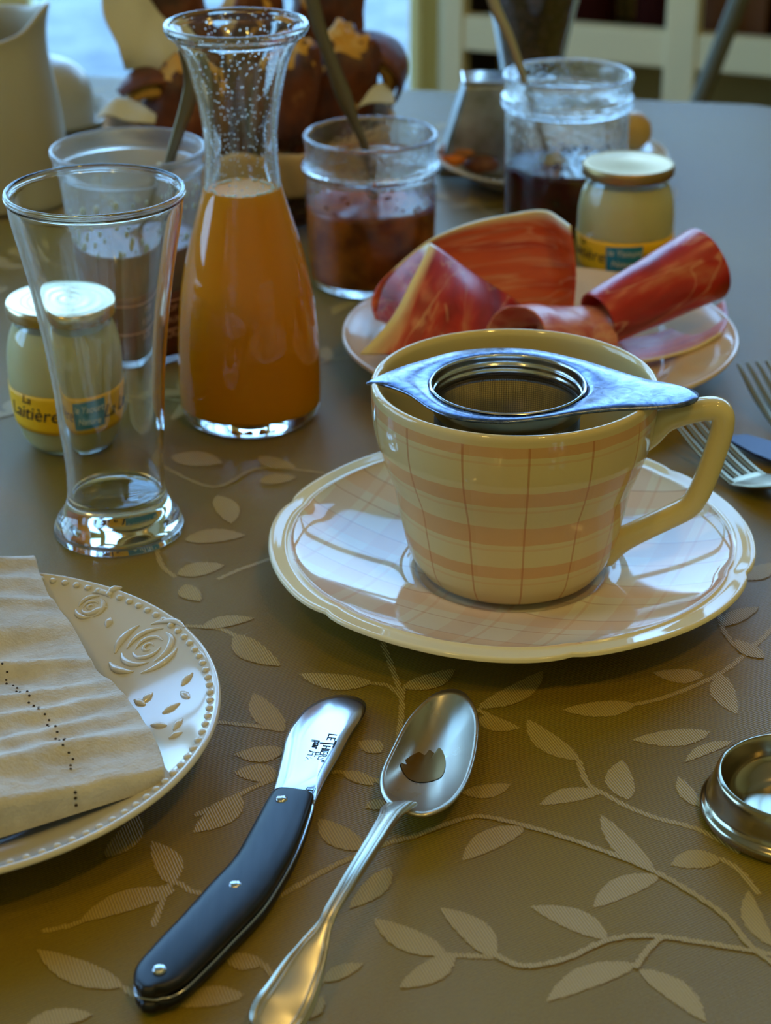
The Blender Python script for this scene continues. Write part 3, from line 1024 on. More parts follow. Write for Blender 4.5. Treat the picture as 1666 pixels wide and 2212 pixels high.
def yoghurt(base, label, hwscale, front, dome=0.0):
    t = thing('yoghurt_jar', (base.x, base.y, TZ), label, 'jar')
    R = hwscale
    o = [(R * 0.60, 0), (R * 0.70, 0.001), (R * 0.82, 0.005), (R * 0.93, 0.014), (R * 0.99, 0.027), (R * 1.0, 0.038), (R * 0.985, 0.047), (R * 0.93, 0.055), (R * 0.84, 0.061), (R * 0.80, 0.0645), (R * 0.82, 0.067), (R * 0.86, 0.069)]
    o = catmull(o, 5)
    pr, inn = shell(o, 0.0018, 0.003)
    lathe('glass_wall', pr, GL, t, 72)
    lathe('yoghurt', content(inn, 0.061, 0.0002), YOG.m, t, 64)
    rf = rfun(o)
    z0, z1 = 0.0135, 0.033
    lp = [(rf(z0 + (z1 - z0) * i / 8) + 0.00012, z0 + (z1 - z0) * i / 8) for i in range(9)]
    lp2 = lp + [(r + 0.00015, z) for r, z in reversed(lp)] + [lp[0]]
    band_ = lathe('label_band', lp2, YEL.m, t, 96)
    # blue box on the band
    vs, fs = [], []
    a0 = front; hwid = 0.0105 / R
    for layer in (0.0003, 0.00045):
        for j in range(5):
            z = 0.0165 + 0.0145 * j / 4
            for i in range(9):
                a = a0 - hwid + 2 * hwid * i / 8
                r = rf(z) + layer
                vs.append((r * math.cos(a), r * math.sin(a), z + (i - 4) * 0.00015))
    for j in range(4):
        for i in range(8):
            q = 45 + j * 9 + i
            fs.append((q, q + 1, q + 10, q + 9))
    mesh('label_box', vs, fs, BLUE, band_, True)
    wrap_text('lettering', 'le Yaourt', 0.0050, front, 0.0270, lambda z: rf(z) + 0.0003, WHITEINK, band_, shear=0.2)
    wrap_text('lettering', 'Nature', 0.0050, front, 0.0205, lambda z: rf(z) + 0.0003, WHITEINK, band_, shear=0.2)
    wrap_text('lettering', 'Laitière', 0.0098, front - 0.0265 / R, 0.0235, lambda z: rf(z) + 0.0001, INK, band_, shear=0.25)
    wrap_text('lettering', 'La', 0.0060, front - 0.028 / R, 0.0305, lambda z: rf(z) + 0.0001, INK, band_, shear=0.25)
    wrap_text('lettering', 'La Laitière', 0.0095, front + 0.030 / R, 0.0235, lambda z: rf(z) + 0.0001, INK, band_, shear=0.25)
    lid = lathe('foil_lid', catmull([(R * 0.89, 0.0655), (R * 0.925, 0.0665), (R * 0.93, 0.0700), (R * 0.90, 0.0716), (R * 0.84, 0.0712), (R * 0.6, 0.0708 + dome), (R * 0.25, 0.0710 + dome * 2.2), (0, 0.0711 + dome * 2.6)], 4), FOIL2.m if dome else FOIL.m, t, 72)
    s = lid.modifiers.new('thickness', 'SOLIDIFY'); s.thickness = 0.0003; s.offset = 1
    return t
YB = T(158, 950)
yoghurt(YB, 'small yoghurt jar with foil lid and yellow label, behind the tall empty glass', 0.0277, math.radians(-68))
YB2 = T(1345, 612)
yoghurt(YB2, 'small yoghurt jar with domed gold lid, between the ham plate and red jam jar', 0.0277, math.radians(-97), 0.0012)

# ------------------------------------------------------------------ jam jars with spoons
def jam_jar(name, base, rows, level_px, jam, label, t_=0.0030, glassm=GJ):
    rows = prof(base, rows); rows = [(r, max(z, 0)) for r, z in rows]
    o = catmull(rows, 4)
    pr, inn = shell(o, t_, 0.005)
    t = thing(name, (base.x, base.y, TZ), label, 'jar')
    lathe('glass_wall', pr, glassm, t, 96)
    lv = prof(base, [(level_px, 100)])[0][1]
    pc = content(inn, lv, 0.0002, 0.001)
    lathe('jam', pc, jam, t, 80, None, None, lambda a, r, z: 0.0008 * noise.noise(Vector((r * math.cos(a), r * math.sin(a), 0)) * 120) if z > lv - 0.002 else 0)
    return t, inn, lv
AJ = Mat('apricot_jam', srgb(150, 70, 10), 0.2)
AJ.color(AJ.ramp(AJ.noise(60, 3, AJ.coord()), [(0.35, srgb(120, 44, 0)), (0.7, srgb(206, 104, 0))]))
AJ.set('Subsurface Weight', 0.3); AJ.set('Subsurface Radius', (0.01, 0.004, 0.001))
RJ = Mat('red_berry_jam', srgb(60, 6, 14), 0.15)
RJ.color(RJ.ramp(RJ.noise(50, 3, RJ.coord()), [(0.35, srgb(40, 4, 10)), (0.75, srgb(96, 10, 24))]))
HJ = Mat('brown_spread', srgb(130, 62, 16), 0.3)
HJ.color(HJ.ramp(HJ.noise(40, 3, HJ.coord()), [(0.3, srgb(92, 34, 0)), (0.7, srgb(160, 78, 4))]))
AB = T(803, 608)
aj, ainn, alv = jam_jar('jam_jar', AB, [(608, 105), (606, 118), (598, 128), (575, 134), (500, 138), (430, 141), (390, 142), (372, 140), (364, 149), (350, 150), (344, 143), (322, 142), (300, 145), (292, 147)], 432, AJ.m, 'squat glass jar of dark apricot jam with a spoon in it, right of the carafe')
RB = T(1217, 478)
rj, rinn, rlv = jam_jar('jam_jar', RB, [(478, 98), (476, 112), (468, 122), (450, 128), (380, 131), (300, 133), (250, 134), (232, 132), (226, 142), (208, 143), (200, 136), (182, 137), (168, 141), (162, 141)], 350, RJ.m, 'glass jar of dark red jam with a pale-handled spoon, beside the right yoghurt jar')
# residues smeared on the inside
def smear(inn, z0, z1, mat, parent, seed, cover=0.5, name='jam_smear', rr_=-0.0002):
    rf = rfun(inn)
    r = random.Random(seed); lst = []
    for i in range(int(260 * cover)):
        z = z0 + (z1 - z0) * (r.random() ** 1.6); a = r.uniform(0, 2 * PI)
        if noise.noise(Vector((a * 1.6, z * 90, seed))) < 0.02: continue
        R_ = rf(z) + rr_
        lst.append((R_ * math.cos(a), R_ * math.sin(a), z, r.uniform(0.0004, 0.0012)))
    o = blobs(name, lst, mat, parent, 7, 1.3); o['kind'] = 'stuff'
    return o
smear(ainn, alv, alv + 0.022, AJ.m, aj, 4, 0.5)
smear(rinn, rlv, rlv + 0.02, RJ.m, rj, 8, 0.4)

# translucent tub
UB = T(304, 752)
PLM = glass('clouded_plastic', (0.93, 0.96, 0.99, 1), 0.12, 1.3)
PLM.set('Transmission Weight', 0.9); PLM.set('Roughness', 0.2)
rows = prof(UB, [(752, 100), (750, 112), (742, 118), (640, 131), (540, 141), (440, 151), (372, 158), (362, 163), (352, 161), (334, 164), (326, 168), (320, 168)])
rows = [(r, max(z, 0)) for r, z in rows]
o_ = catmull(rows, 4)
pr, inn_t = shell(o_, 0.0016, 0.003)
TU = thing('plastic_tub', (UB.x, UB.y, TZ), 'tall clouded plastic tub of brown spread with a dark printed label, left of the carafe', 'tub')
lathe('tub_wall', pr, PLM.m, TU, 96)
tlv = prof(UB, [(512, 100)])[0][1]
lathe('spread', content(inn_t, tlv, 0.0002), HJ.m, TU, 64)
rf = rfun(o_)
LB = Mat('red_brown_print', srgb(96, 34, 14), 0.4).m
za, zb = prof(UB, [(735, 100)])[0][1], prof(UB, [(596, 100)])[0][1]
lp = [(rf(za + (zb - za) * i / 6) + 0.0002, za + (zb - za) * i / 6) for i in range(7)]
tb_ = lathe('label_band', lp + [(r + 0.0002, z) for r, z in reversed(lp)] + [lp[0]], LB, TU, 72)
PK = Mat('pale_pink_print', srgb(214, 150, 130), 0.6).m
for zf, body_, sz in ((0.70, 'POP', 0.0046), (0.52, 'ROUX', 0.0046), (0.30, 'SOU', 0.0056)):
    for aa in (-52, 20, -110):
        wrap_text('lettering', body_, sz, math.radians(aa), za + (zb - za) * zf + 0.002, lambda z: rf(z) + 0.0004, PK, tb_)
for zf in (0.86, 0.42):
    z = za + (zb - za) * zf
    lathe('printed_line', [(rf(z) + 0.0004, z), (rf(z) + 0.0006, z), (rf(z) + 0.0006, z + 0.0006), (rf(z) + 0.0004, z + 0.0006), (rf(z) + 0.0004, z)], PK, tb_, 64)
r3 = random.Random(5); lst = []
for i in range(110):
    z = tlv + 0.03 * r3.random() ** 1.3; a = r3.uniform(0, 2 * PI); R_ = rfun(inn_t)(z)
    lst.append((R_ * math.cos(a), R_ * math.sin(a), z, r3.uniform(0.0006, 0.0016)))
o = blobs('spread_smear', lst, fm.m, TU, 7, 1.6); o['kind'] = 'stuff'

HND = Mat('dull_spoon_metal', srgb(122, 108, 84), 0.35, 1.0).m
HND2 = Mat('pale_spoon_metal', srgb(196, 180, 146), 0.35, 1.0).m
def jar_spoon(base, px, ws, mat, label, bottom, lean=0.0):
    """spoon standing in a jar: px handle centre line from the jar upward, in the vertical plane of the jar"""
    pts = [V(x, y, base.y + lean * k) for k, (x, y) in enumerate(px)]
    bpt = Vector((base.x + bottom[0], base.y + bottom[1], TZ + bottom[2]))
    P0 = [bpt + Vector((0, 0, 0.0)), bpt.lerp(pts[0], 0.35), bpt.lerp(pts[0], 0.6)] + pts
    t = thing('spoon', tuple(bpt), label, 'spoon')
    P = [p - bpt for p in P0]
    c = catmull([tuple(p) for p in P], 6)
    m = len(c)
    wsf = catmull([(a,) for a in [0.0022, 0.0022, 0.0022] + ws], 6)
    sd = Vector((1, 0.0, 0))
    sweep('handle', c[3:], [w_[0] for w_ in wsf][3:], [0.0012] * (m - 3), mat, t, side=sd, n=12)
    # bowl
    ax = (Vector(c[6]) - Vector(c[0])).normalized()
    s_ = (sd - ax * sd.dot(ax)).normalized(); nn_ = s_.cross(ax)
    vs, fs = [], []
    for j in range(9):
        ph = j / 8
        for i in range(24):
            th = 2 * PI * i / 24
            q = ax * (-0.004 + 0.016 * ph * math.cos(th) * 1.15) + s_ * (0.0125 * ph * math.sin(th)) + nn_ * (0.005 * (1 - ph * ph))
            vs.append(q)
    for j in range(8):
        for i in range(24):
            fs.append((j * 24 + i, j * 24 + (i + 1) % 24, (j + 1) * 24 + (i + 1) % 24, (j + 1) * 24 + i))
    o = mesh('bowl', vs, fs, mat, t, True); sld = o.modifiers.new('thickness', 'SOLIDIFY'); sld.thickness = 0.0008
    return t
jar_spoon(UB, [(368, 345), (384, 290), (405, 225), (415, 170), (402, 105)], [0.0026, 0.003, 0.0038, 0.0042, 0.0042], HND, 'dark metal spoon handle rising from the plastic tub behind the carafe neck', (0.005, 0.006, 0.05))
jar_spoon(AB, [(786, 312), (768, 268), (742, 205), (718, 140), (690, 60), (668, -30)], [0.0024, 0.0028, 0.0046, 0.0038, 0.0038, 0.004], HND, 'tarnished spoon with a long brown-grey handle standing in the apricot jam', (0.006, 0.004, 0.03))
jar_spoon(RB, [(1132, 172), (1120, 135), (1098, 75), (1072, 20), (1055, -30)], [0.0022, 0.0026, 0.0030, 0.0034, 0.0036], HND2, 'slender pale spoon leaning in the red jam jar', (-0.006, 0.004, 0.03))

# ------------------------------------------------------------------ ham plate
HPc = T(1165, 712, 0.02)
HB = Vector((HPc.x, HPc.y, TZ))
R_ = (T(1590, 712, 0.02) - T(737, 712, 0.02)).length / 2
HPL = thing('ham_plate', (HB.x, HB.y, TZ), 'round pale plate of cured ham slices, behind the cup', 'plate')
kk = R_ / 0.1
pp = [(0, 0.003), (0.055, 0.003), (0.064, 0.005), (0.072, 0.010), (0.084, 0.0145), (0.096, 0.0188), (0.099, 0.0202), (0.1, 0.0192), (0.0985, 0.0172), (0.085, 0.0115), (0.072, 0.006), (0.062, 0.001), (0.058, 0.0), (0.055, 0.0008), (0, 0.0012)]
lathe('dish', catmull([(r * kk, z) for r, z in pp], 4), porcelain('ham_plate_glaze', srgb(222, 196, 170), 0.08).m, HPL, 96)
def ham_mat(name, a, b, fatpos, fscale, seed):
    m = Mat(name, a, 0.3)
    uv = m.n('UVMap').outputs[0]
    sx = m.n('SeparateXYZ'); m.l(uv, sx.inputs[0])
    mp = m.n('Mapping'); mp.inputs['Scale'].default_value = (1.2 * fscale, 4.5 * fscale, 1); mp.inputs['Location'].default_value = (seed, seed * 0.7, 0)
    m.l(uv, mp.inputs[0])
    n1 = m.noise(1.6, 4, mp.outputs[0], 0.5, 0.6)
    n2 = m.noise(1.1, 3, mp.outputs[0], 0.5, 1.2)
    base = m.ramp(n1, [(0.3, a), (0.55, b), (0.72, srgb(196, 108, 72))])
    streak = m.ramp(m.math('ABSOLUTE', m.math('SUBTRACT', n2, 0.47)), [(0.0, (1, 1, 1)), (0.03, (0, 0, 0))])
    c = m.mix(m.math('MULTIPLY', m.n('RGBToBW').outputs[0], 0), base, base)
    rgb = m.nt.nodes[-1]
    c = m.mix(m.math('MULTIPLY', streak, 0.45), base, srgb(232, 178, 140))
    ed = m.math('ADD', sx.outputs[1], m.math('MULTIPLY', m.math('SUBTRACT', n1, 0.5), 0.10))
    fat = m.math('GREATER_THAN', ed, fatpos)
    rampf = m.ramp(ed, [(fatpos - 0.10, (0, 0, 0)), (fatpos + 0.02, (1, 1, 1))])
    c = m.mix(rampf, c, srgb(240, 222, 172))
    m.color(c)
    m.set('Subsurface Weight', 0.2); m.set('Subsurface Radius', (0.006, 0.002, 0.001)); m.set('Subsurface Scale', 0.6)
    m.set('Specular IOR Level', 0.6)
    m.bump(m.noise(14, 3, mp.outputs[0]), 0.3, 0.0006)
    return m.m
HA = ham_mat('cured_ham_red', srgb(128, 8, 6), srgb(182, 34, 22), 0.90, 1.0, 1.3)
HBm = ham_mat('cured_ham_orange', srgb(172, 36, 18), srgb(214, 92, 40), 0.93, 0.9, 4.1)
HCm = ham_mat('cured_ham_pale', srgb(188, 70, 62), srgb(220, 136, 112), 0.86, 1.5, 7.7)
yc = HB.y
def HV(x, y, dy): return V(x, y, yc + dy)
def ham(label, rows, mat, wob=0.0008, seed=0, thick=0.0011):
    o = sheet('ham_slice', rows, mat, None, 8, thick, wob, seed)
    tag(o, label, 'ham', 'cured ham slices on the plate')
    return o
# back slice: tall arch (rows run from the plate to the top fat edge)
ham('tallest slice of cured ham, arched at the back of the plate', [
    [HV(812, 690, -0.01), HV(900, 700, 0.012), HV(1010, 700, 0.025), HV(1120, 695, 0.03), HV(1200, 690, 0.03), HV(1238, 680, 0.015)],
    [HV(802, 655, 0.0), HV(880, 620, 0.02), HV(1000, 610, 0.032), HV(1120, 600, 0.038), HV(1205, 598, 0.036), HV(1242, 600, 0.02)],
    [HV(822, 612, 0.006), HV(890, 560, 0.024), HV(995, 530, 0.036), HV(1120, 515, 0.042), HV(1205, 520, 0.040), HV(1240, 540, 0.022)],
    [HV(860, 575, 0.008), HV(930, 519, 0.026), HV(1010, 484, 0.036), HV(1110, 462, 0.04), HV(1185, 456, 0.036), HV(1232, 490, 0.018)]], HBm, 0.0006, 2)
# left slice folded into a tent
ham('folded red ham slice with a white fat edge, at the left of the plate', [
    [HV(1140, 668, -0.004), HV(1160, 700, -0.018), HV(1150, 740, -0.035), HV(1120, 770, -0.048)],
    [HV(1080, 628, -0.006), HV(1075, 680, -0.028), HV(1060, 730, -0.045), HV(1040, 775, -0.056)],
    [HV(1010, 582, -0.008), HV(1000, 645, -0.034), HV(985, 710, -0.050), HV(960, 775, -0.060)],
    [HV(955, 542, -0.010), HV(925, 615, -0.036), HV(895, 690, -0.052), HV(860, 768, -0.062)],
    [HV(928, 526, -0.010), HV(893, 600, -0.034), HV(845, 690, -0.050), HV(776, 766, -0.056)]], HA, 0.0005, 5)
ham('dark inner fold of ham at the left end of the plate', [
    [HV(812, 690, -0.008), HV(850, 702, -0.02), HV(880, 705, -0.028)],
    [HV(830, 620, 0.0), HV(862, 640, -0.016), HV(890, 650, -0.024)],
    [HV(880, 562, 0.002), HV(900, 575, -0.01), HV(912, 590, -0.018)],
    [HV(925, 528, -0.004), HV(930, 530, -0.008), HV(932, 534, -0.012)]], HA, 0.0004, 11)
# centre curl, nearest the cup
def roll_rows(p0, p1, r0, r1, a0, a1, nrow=9, flat=1.0, ncol=6):
    """cylindrical curl: axis p0->p1, radii r0->r1, rolled from a0 to a1"""
    ax = (p1 - p0).normalized(); s = ax.cross(Vector((0, 0, 1))).normalized(); u = s.cross(ax).normalized()
    rows = []
    for j in range(nrow):
        a = a0 + (a1 - a0) * j / (nrow - 1)
        row = []
        for i in range(ncol):
            t = i / (ncol - 1)
            r = (r0 + (r1 - r0) * t) * (1 + 0.10 * (j / nrow))
            row.append(p0.lerp(p1, t) + s * r * math.cos(a) + u * r * math.sin(a) * flat)
        rows.append(row)
    return rows
q0 = HV(1115, 748, -0.060); q1 = HV(1270, 745, -0.020)
ham('thin pale curl of cured ham just behind the cup rim', roll_rows(q0, q1, 0.019, 0.018, math.radians(-30), math.radians(215), 9, 1.0), HCm, 0.0010, 6, 0.0009)
# right roll
q0 = HV(1293, 692, -0.018); q1 = HV(1525, 572, 0.016)
rr_ = roll_rows(q0, q1, 0.0135, 0.0185, math.radians(-120), math.radians(250), 12, 1.0, 7)
ham('tightly rolled dark red ham slice lying across the right of the plate', rr_, HA, 0.0006, 9, 0.0012)
ham('flat slice of cured ham spread under the roll at the right of the plate', [
    [T(1330, 735, 0.012), T(1420, 720, 0.010), T(1500, 690, 0.013), T(1566, 650, 0.022)],
    [T(1350, 758, 0.010), T(1430, 748, 0.0095), T(1510, 722, 0.0135), T(1572, 690, 0.0195)],
    [T(1370, 785, 0.0085), T(1440, 772, 0.0095), T(1505, 752, 0.014), T(1556, 722, 0.019)]], HBm, 0.0004, 13)

# ------------------------------------------------------------------ plate with embossed roses, napkin
zp = 0.022
PC = T(-165, 1528, zp)
PRr = (T(474, 1528, zp) - PC).length
PLT = thing('embossed_plate', (PC.x, PC.y, TZ), 'glossy white plate embossed with roses and a beaded rim, under the napkin', 'plate')
k = PRr / 0.12
pp = [(0, 0.003), (0.066, 0.003), (0.072, 0.0045), (0.078, 0.0085), (0.083, 0.0110), (0.098, 0.0150), (0.111, 0.0190), (0.1165, 0.0212), (0.1185, 0.0222), (0.120, 0.0216), (0.1195, 0.0200), (0.112, 0.0165), (0.095, 0.0100), (0.08, 0.0040), (0.070, 0.0004), (0.066, 0.0), (0.063, 0.001), (0, 0.0014)]
ppf = catmull([(r * k, z) for r, z in pp], 4)
lathe('dish', ppf, WHITE, PLT, 160)
ztop = rfun([])if False else None
def plz(r):
    rows = [(rr, z) for rr, z in ppf[:33]]
    for a, b in zip(rows, rows[1:]):
        if a[0] <= r <= b[0]: return a[1] + (b[1] - a[1]) * (r - a[0]) / max(b[0] - a[0], 1e-9)
    return rows[-1][1]
bd = []
for i in range(120):
    a = 2 * PI * i / 120
    r = 0.1158 * k
    bd.append((r * math.cos(a), r * math.sin(a), plz(r) + 0.0001, 0.0015))
o = blobs('beaded_edge', bd, WHITE, PLT, 10, 0.8); o['kind'] = 'stuff'
def relief(cx, cy, segs_):
    """raised petals round a centre (pixel) on the plate rim"""
    c = T(cx, cy, 0.0165) - Vector((PC.x, PC.y, TZ))
    for (r0, a0, a1, w_) in segs_:
        pts = []
        for i in range(9):
            a = math.radians(a0 + (a1 - a0) * i / 8); r = r0 * (1 - 0.12 * i / 8)
            p = Vector((c.x + r * math.cos(a), c.y + r * math.sin(a), 0)); p.z = plz(math.hypot(p.x, p.y)) + 0.0001
            pts.append(p)
        wv_ = [w_ * max(0.25, math.sin(PI * (i + 0.5) / 9)) for i in range(9)]
        o = sweep('petal', pts, wv_, [q * 0.62 for q in wv_], WHITE, PLT, n=10)
ROSE = [(0.0016, 0, 300, 0.0009), (0.0042, 20, 170, 0.0011), (0.0044, 190, 340, 0.0011), (0.0074, 60, 165, 0.0013), (0.0076, 180, 275, 0.0013), (0.0074, 290, 400, 0.0013), (0.0108, 20, 90, 0.0015), (0.011, 110, 175, 0.0015), (0.0112, 195, 250, 0.0016), (0.0108, 265, 335, 0.0015)]
relief(320, 1398, [(r * 1.3, a, b, w * 1.15) for r, a, b, w in ROSE])
relief(196, 1318, [(r * 0.75, a, b, w) for r, a, b, w in ROSE[:7]])
for (cx, cy, an, ln) in ((210, 1325, 20, 7), (235, 1345, 80, 4), (300, 1495, 130, 6), (318, 1490, 60, 5), (405, 1475, 60, 6), (400, 1505, 120, 6), (370, 1525, 30, 6), (342, 1555, 150, 6), (385, 1565, 70, 6), (380, 1590, 20, 4), (250, 1300, 20, 5)):
    c = T(cx, cy, 0.0165) - Vector((PC.x, PC.y, TZ)); L2 = ln / 1000 / 2
    a = math.radians(an)
    pts = []
    for i in range(5):
        u = (i - 2) / 2
        p = Vector((c.x + u * L2 * math.cos(a), c.y + u * L2 * math.sin(a), 0)); p.z = plz(math.hypot(p.x, p.y)); pts.append(p)
    sweep('leaf_relief', pts, [0.0007, 0.0014, 0.0017, 0.0013, 0.0006], [0.0006, 0.0011, 0.0013, 0.001, 0.0005], WHITE, PLT, n=10)

NK = Mat('ribbed_linen', srgb(206, 200, 190), 0.95)
co = NK.coord()
NK.color(NK.ramp(NK.noise(45, 5, co, 0.7), [(0.3, srgb(176, 168, 156)), (0.65, srgb(206, 200, 190))]))
NK.bump(NK.math('ADD', NK.noise(900, 3, co), NK.math('MULTIPLY', NK.noise(110, 4, co), 2.0)), 0.6, 0.0008)
NK.set('Sheen Weight', 0.4)
nb = T(-60, 1540, 0.02)
NP = thing('napkin', (nb.x, nb.y, TZ + 0.02), 'folded ribbed linen napkin with a dotted stitch line, lying on the embossed plate', 'napkin')
Redge = [(-40, 1166), (40, 1172), (70, 1212), (100, 1290), (165, 1372), (200, 1440), (250, 1480), (300, 1545), (335, 1600), (352, 1640), (358, 1662)]
# s along the length (far -> near), t across (left, out of frame -> right edge)
Rp = catmull([(x, y) for x, y in [(72, 1210), (100, 1288), (165, 1372), (200, 1438), (250, 1482), (300, 1545), (333, 1598), (346, 1632), (350, 1650)]], 10)
Rw = [T(x, y, 0.0245) for x, y in Rp]
# arc-length resample
def resample(P, n):
    d = [0]
    for a, b in zip(P, P[1:]): d.append(d[-1] + (b - a).length)
    out = []
    for i in range(n):
        s = d[-1] * i / (n - 1)
        j = max(k for k in range(len(d)) if d[k] <= s + 1e-12); j = min(j, len(P) - 2)
        out.append(P[j].lerp(P[j + 1], (s - d[j]) / max(d[j + 1] - d[j], 1e-9)))
    return out
NS, NT = 130, 70
Rw = resample(Rw, NS)
ldir = T(0, 1722, 0.032) - T(358, 1655, 0.0245); ldir.z = 0; ldir.normalize()
Wn = 0.115
RID = [(0.03, 0.026, 0.0045), (0.17, 0.035, 0.004), (0.27, 0.025, 0.003), (0.50, 0.026, 0.0045), (0.61, 0.022, 0.0026), (0.70, 0.022, 0.0032), (0.80, 0.022, 0.0024), (0.90, 0.03, 0.004)]
def nh(s, t):
    h = 0.0
    for c_, w_, a_ in RID:
        c2 = c_ + 0.03 * math.sin(t * 3 + c_ * 9)
        h += a_ * math.exp(-((s - c2) / w_) ** 2)
    # step: the far half lies higher; its hem face looks at the viewer
    st = 1 / (1 + math.exp((s - 0.40 - 0.02 * math.sin(t * 5)) / 0.012))
    h += 0.0062 * st
    h += 0.0009 * noise.noise(Vector((s * 22, t * 9, 0))) + 0.0005 * noise.noise(Vector((s * 60, t * 20, 3)))
    return h
vs, fs, top = [], [], {}
z0n = 0.0275
def nedge(t, s):
    return 1.0
rowsN = []
for j in range(NS + 14):
    row = []
    for i in range(NT + 8):
        jj = min(j, NS - 1); s = jj / (NS - 1)
        ii = min(i, NT - 1); t = ii / (NT - 1)
        base = Rw[jj] + ldir * Wn * (1 - t)
        base.z = TZ + 0.0245 + (nh(s, t) - 0.002) * (0.35 + 0.65 * min(1, (1 - t) * 4)) + 0.009 * min(1, (1 - t) * 2.0)
        # lift the near-left, droop toward the right edge
        drop = 0
        near = (Rw[-1] - Rw[-2]).normalized(); near = Vector((0.05, -1, 0)).normalized()
        if j >= NS:                       # front face: rolls over and down to the plate
            f = (j - NS + 1) / 14
            r = 0.0035
            base = base + near * (r * math.sin(min(1, f * 1.6) * PI / 2)) + Vector((0, 0, -1)) * (r * (1 - math.cos(min(1, f * 1.6) * PI / 2)))
            base.z -= max(0, f - 0.62) / 0.38 * max(0.0, base.z - TZ - 0.0185)
        if i >= NT:                       # right edge turns down
            f = (i - NT + 1) / 8
            base = base - ldir * 0.0014 * math.sin(f * PI / 2)
            lim = TZ + 0.0185
            base.z -= (1 - math.cos(min(1, f * 1.3) * PI / 2)) * 0.002 + max(0, f - 0.4) / 0.6 * max(0.0, base.z - lim)
        row.append(base - Vector((nb.x, nb.y, TZ + 0.02)))
    rowsN.append(row)
nc = NT + 8
for r in rowsN: vs += r
for j in range(len(rowsN) - 1):
    for i in range(nc - 1):
        fs.append((j * nc + i, j * nc + i + 1, (j + 1) * nc + i + 1, (j + 1) * nc + i))
# closed underside
lo = len(vs)
nR = len(rowsN)
ring_ = [i for i in range(nc)] + [j * nc + nc - 1 for j in range(1, nR)] + [(nR - 1) * nc + i for i in range(nc - 2, -1, -1)] + [j * nc for j in range(nR - 2, 0, -1)]
for q in ring_:
    p = vs[q]; vs.append(Vector((p.x, p.y, min(p.z, -0.0015) - 0.0006)))
for i in range(len(ring_)):
    a = ring_[i]; b = ring_[(i + 1) % len(ring_)]
    fs.append((a, b, lo + (i + 1) % len(ring_), lo + i))
mesh('folded_cloth', vs, fs, NK.m, NP, True)
STC = Mat('dark_stitch_holes', srgb(52, 40, 30), 0.9).m
def grid_at(x, y):
    best = None
    for j in range(0, nR):
        for i in range(0, NT):
            p = rowsN[j][i] + Vector((nb.x, nb.y, TZ + 0.02)) - CAM
            dx = (p.dot(RT) / p.dot(fwd)) * F + 833 - x; dy = -(p.dot(UP) / p.dot(fwd)) * F + 1106 - y
            d = dx * dx + dy * dy
            if best is None or d < best[0]: best = (d, j, i)
    return best[1], best[2]
g0 = grid_at(2, 1436); g1 = grid_at(160, 1660)
lst = []
for k_ in range(30):
    f = k_ / 29
    jf = g0[0] + (g1[0] - g0[0]) * f; if_ = g0[1] + (g1[1] - g0[1]) * f + 0.6 * math.sin(k_ * 1.7)
    j, i = int(jf), int(if_)
    q = rowsN[j][i].lerp(rowsN[j + 1][i], jf - j) + (rowsN[j][i + 1] - rowsN[j][i]) * (if_ - i)
    lst.append((q.x, q.y, q.z + 0.0001, 0.00048))
for k_ in range(3):
    q = rowsN[NS + 4 + 3 * k_][g1[1]]
    lst.append((q.x, q.y - 0.0002, q.z, 0.0006))
o = blobs('stitching', lst, STC, NP, 7, 0.8); o['kind'] = 'stuff'

# ------------------------------------------------------------------ butter knife
KN0 = T(560, 1850, 0.006)
KN = thing('butter_knife', (KN0.x, KN0.y, TZ), 'short butter knife with a black riveted wooden handle, on the cloth left of the spoon', 'knife')
off = Vector((KN0.x, KN0.y, TZ))
blade = [(592, 1735), (587, 1722), (599, 1676), (611, 1623), (618, 1590), (635, 1561), (664, 1530), (702, 1508), (736, 1501), (770, 1506), (789, 1518), (791, 1532), (784, 1551), (760, 1587), (731, 1640), (707, 1681), (684, 1729), (678, 1745)]
def blade_z(y): return 0.0058 - 0.0030 * max(0, min(1, (1735 - y) / 235.0))
bl = catmull([(x, y) for x, y in blade], 5)
cx_ = sum(p[0] for p in bl) / len(bl); cy_ = sum(p[1] for p in bl) / len(bl)
vs, fs = [], []
rings = [(0.0, 1.0), (0.5, 1.0), (0.9, 0.95), (1.0, 0.15)]
N = len(bl)
cen2 = T(690, 1615, blade_z(1615)) - off
for lay in (1, -1):
    for f, th in rings[1:]:
        for x, y in bl:
            e = T(x, y, blade_z(y)) - off
            q = cen2.lerp(e, f)
            vs.append(Vector((q.x, q.y, q.z + lay * 0.0008 * th)))
fs = []
c_top = len(vs); vs.append(cen2 + Vector((0, 0, 0.0008))); c_bot = len(vs); vs.append(cen2 - Vector((0, 0, 0.0008)))
for li, ct in ((0, c_top), (3, c_bot)):
    b0 = li * N
    for i in range(N): fs.append((ct, b0 + i, b0 + (i + 1) % N))
    for rgi in range(2):
        for i in range(N):
            a = (li + rgi) * N
            fs.append((a + i, a + N + i, a + N + (i + 1) % N, a + (i + 1) % N))
for i in range(N): fs.append((2 * N + i, 5 * N + i, 5 * N + (i + 1) % N, 2 * N + (i + 1) % N))
mesh('blade', vs, fs, STEEL, KN, True)
Le = [(587, 1724), (568, 1752), (539, 1806), (508, 1863), (466, 1913), (400, 1985), (348, 2042), (320, 2084), (309, 2120), (312, 2145)]
Ri = [(683, 1738), (676, 1766), (650, 1836), (612, 1906), (560, 1978), (500, 2044), (436, 2108), (376, 2158), (345, 2172), (330, 2170)]
zmid = 0.0062
Lw = [Vector(p) for p in catmull([tuple(T(x, y, zmid) - off) for x, y in Le], 5)]
Rw2 = [Vector(p) for p in catmull([tuple(T(x, y, zmid) - off) for x, y in Ri], 5)]
pts = [(a + b) / 2 for a, b in zip(Lw, Rw2)]
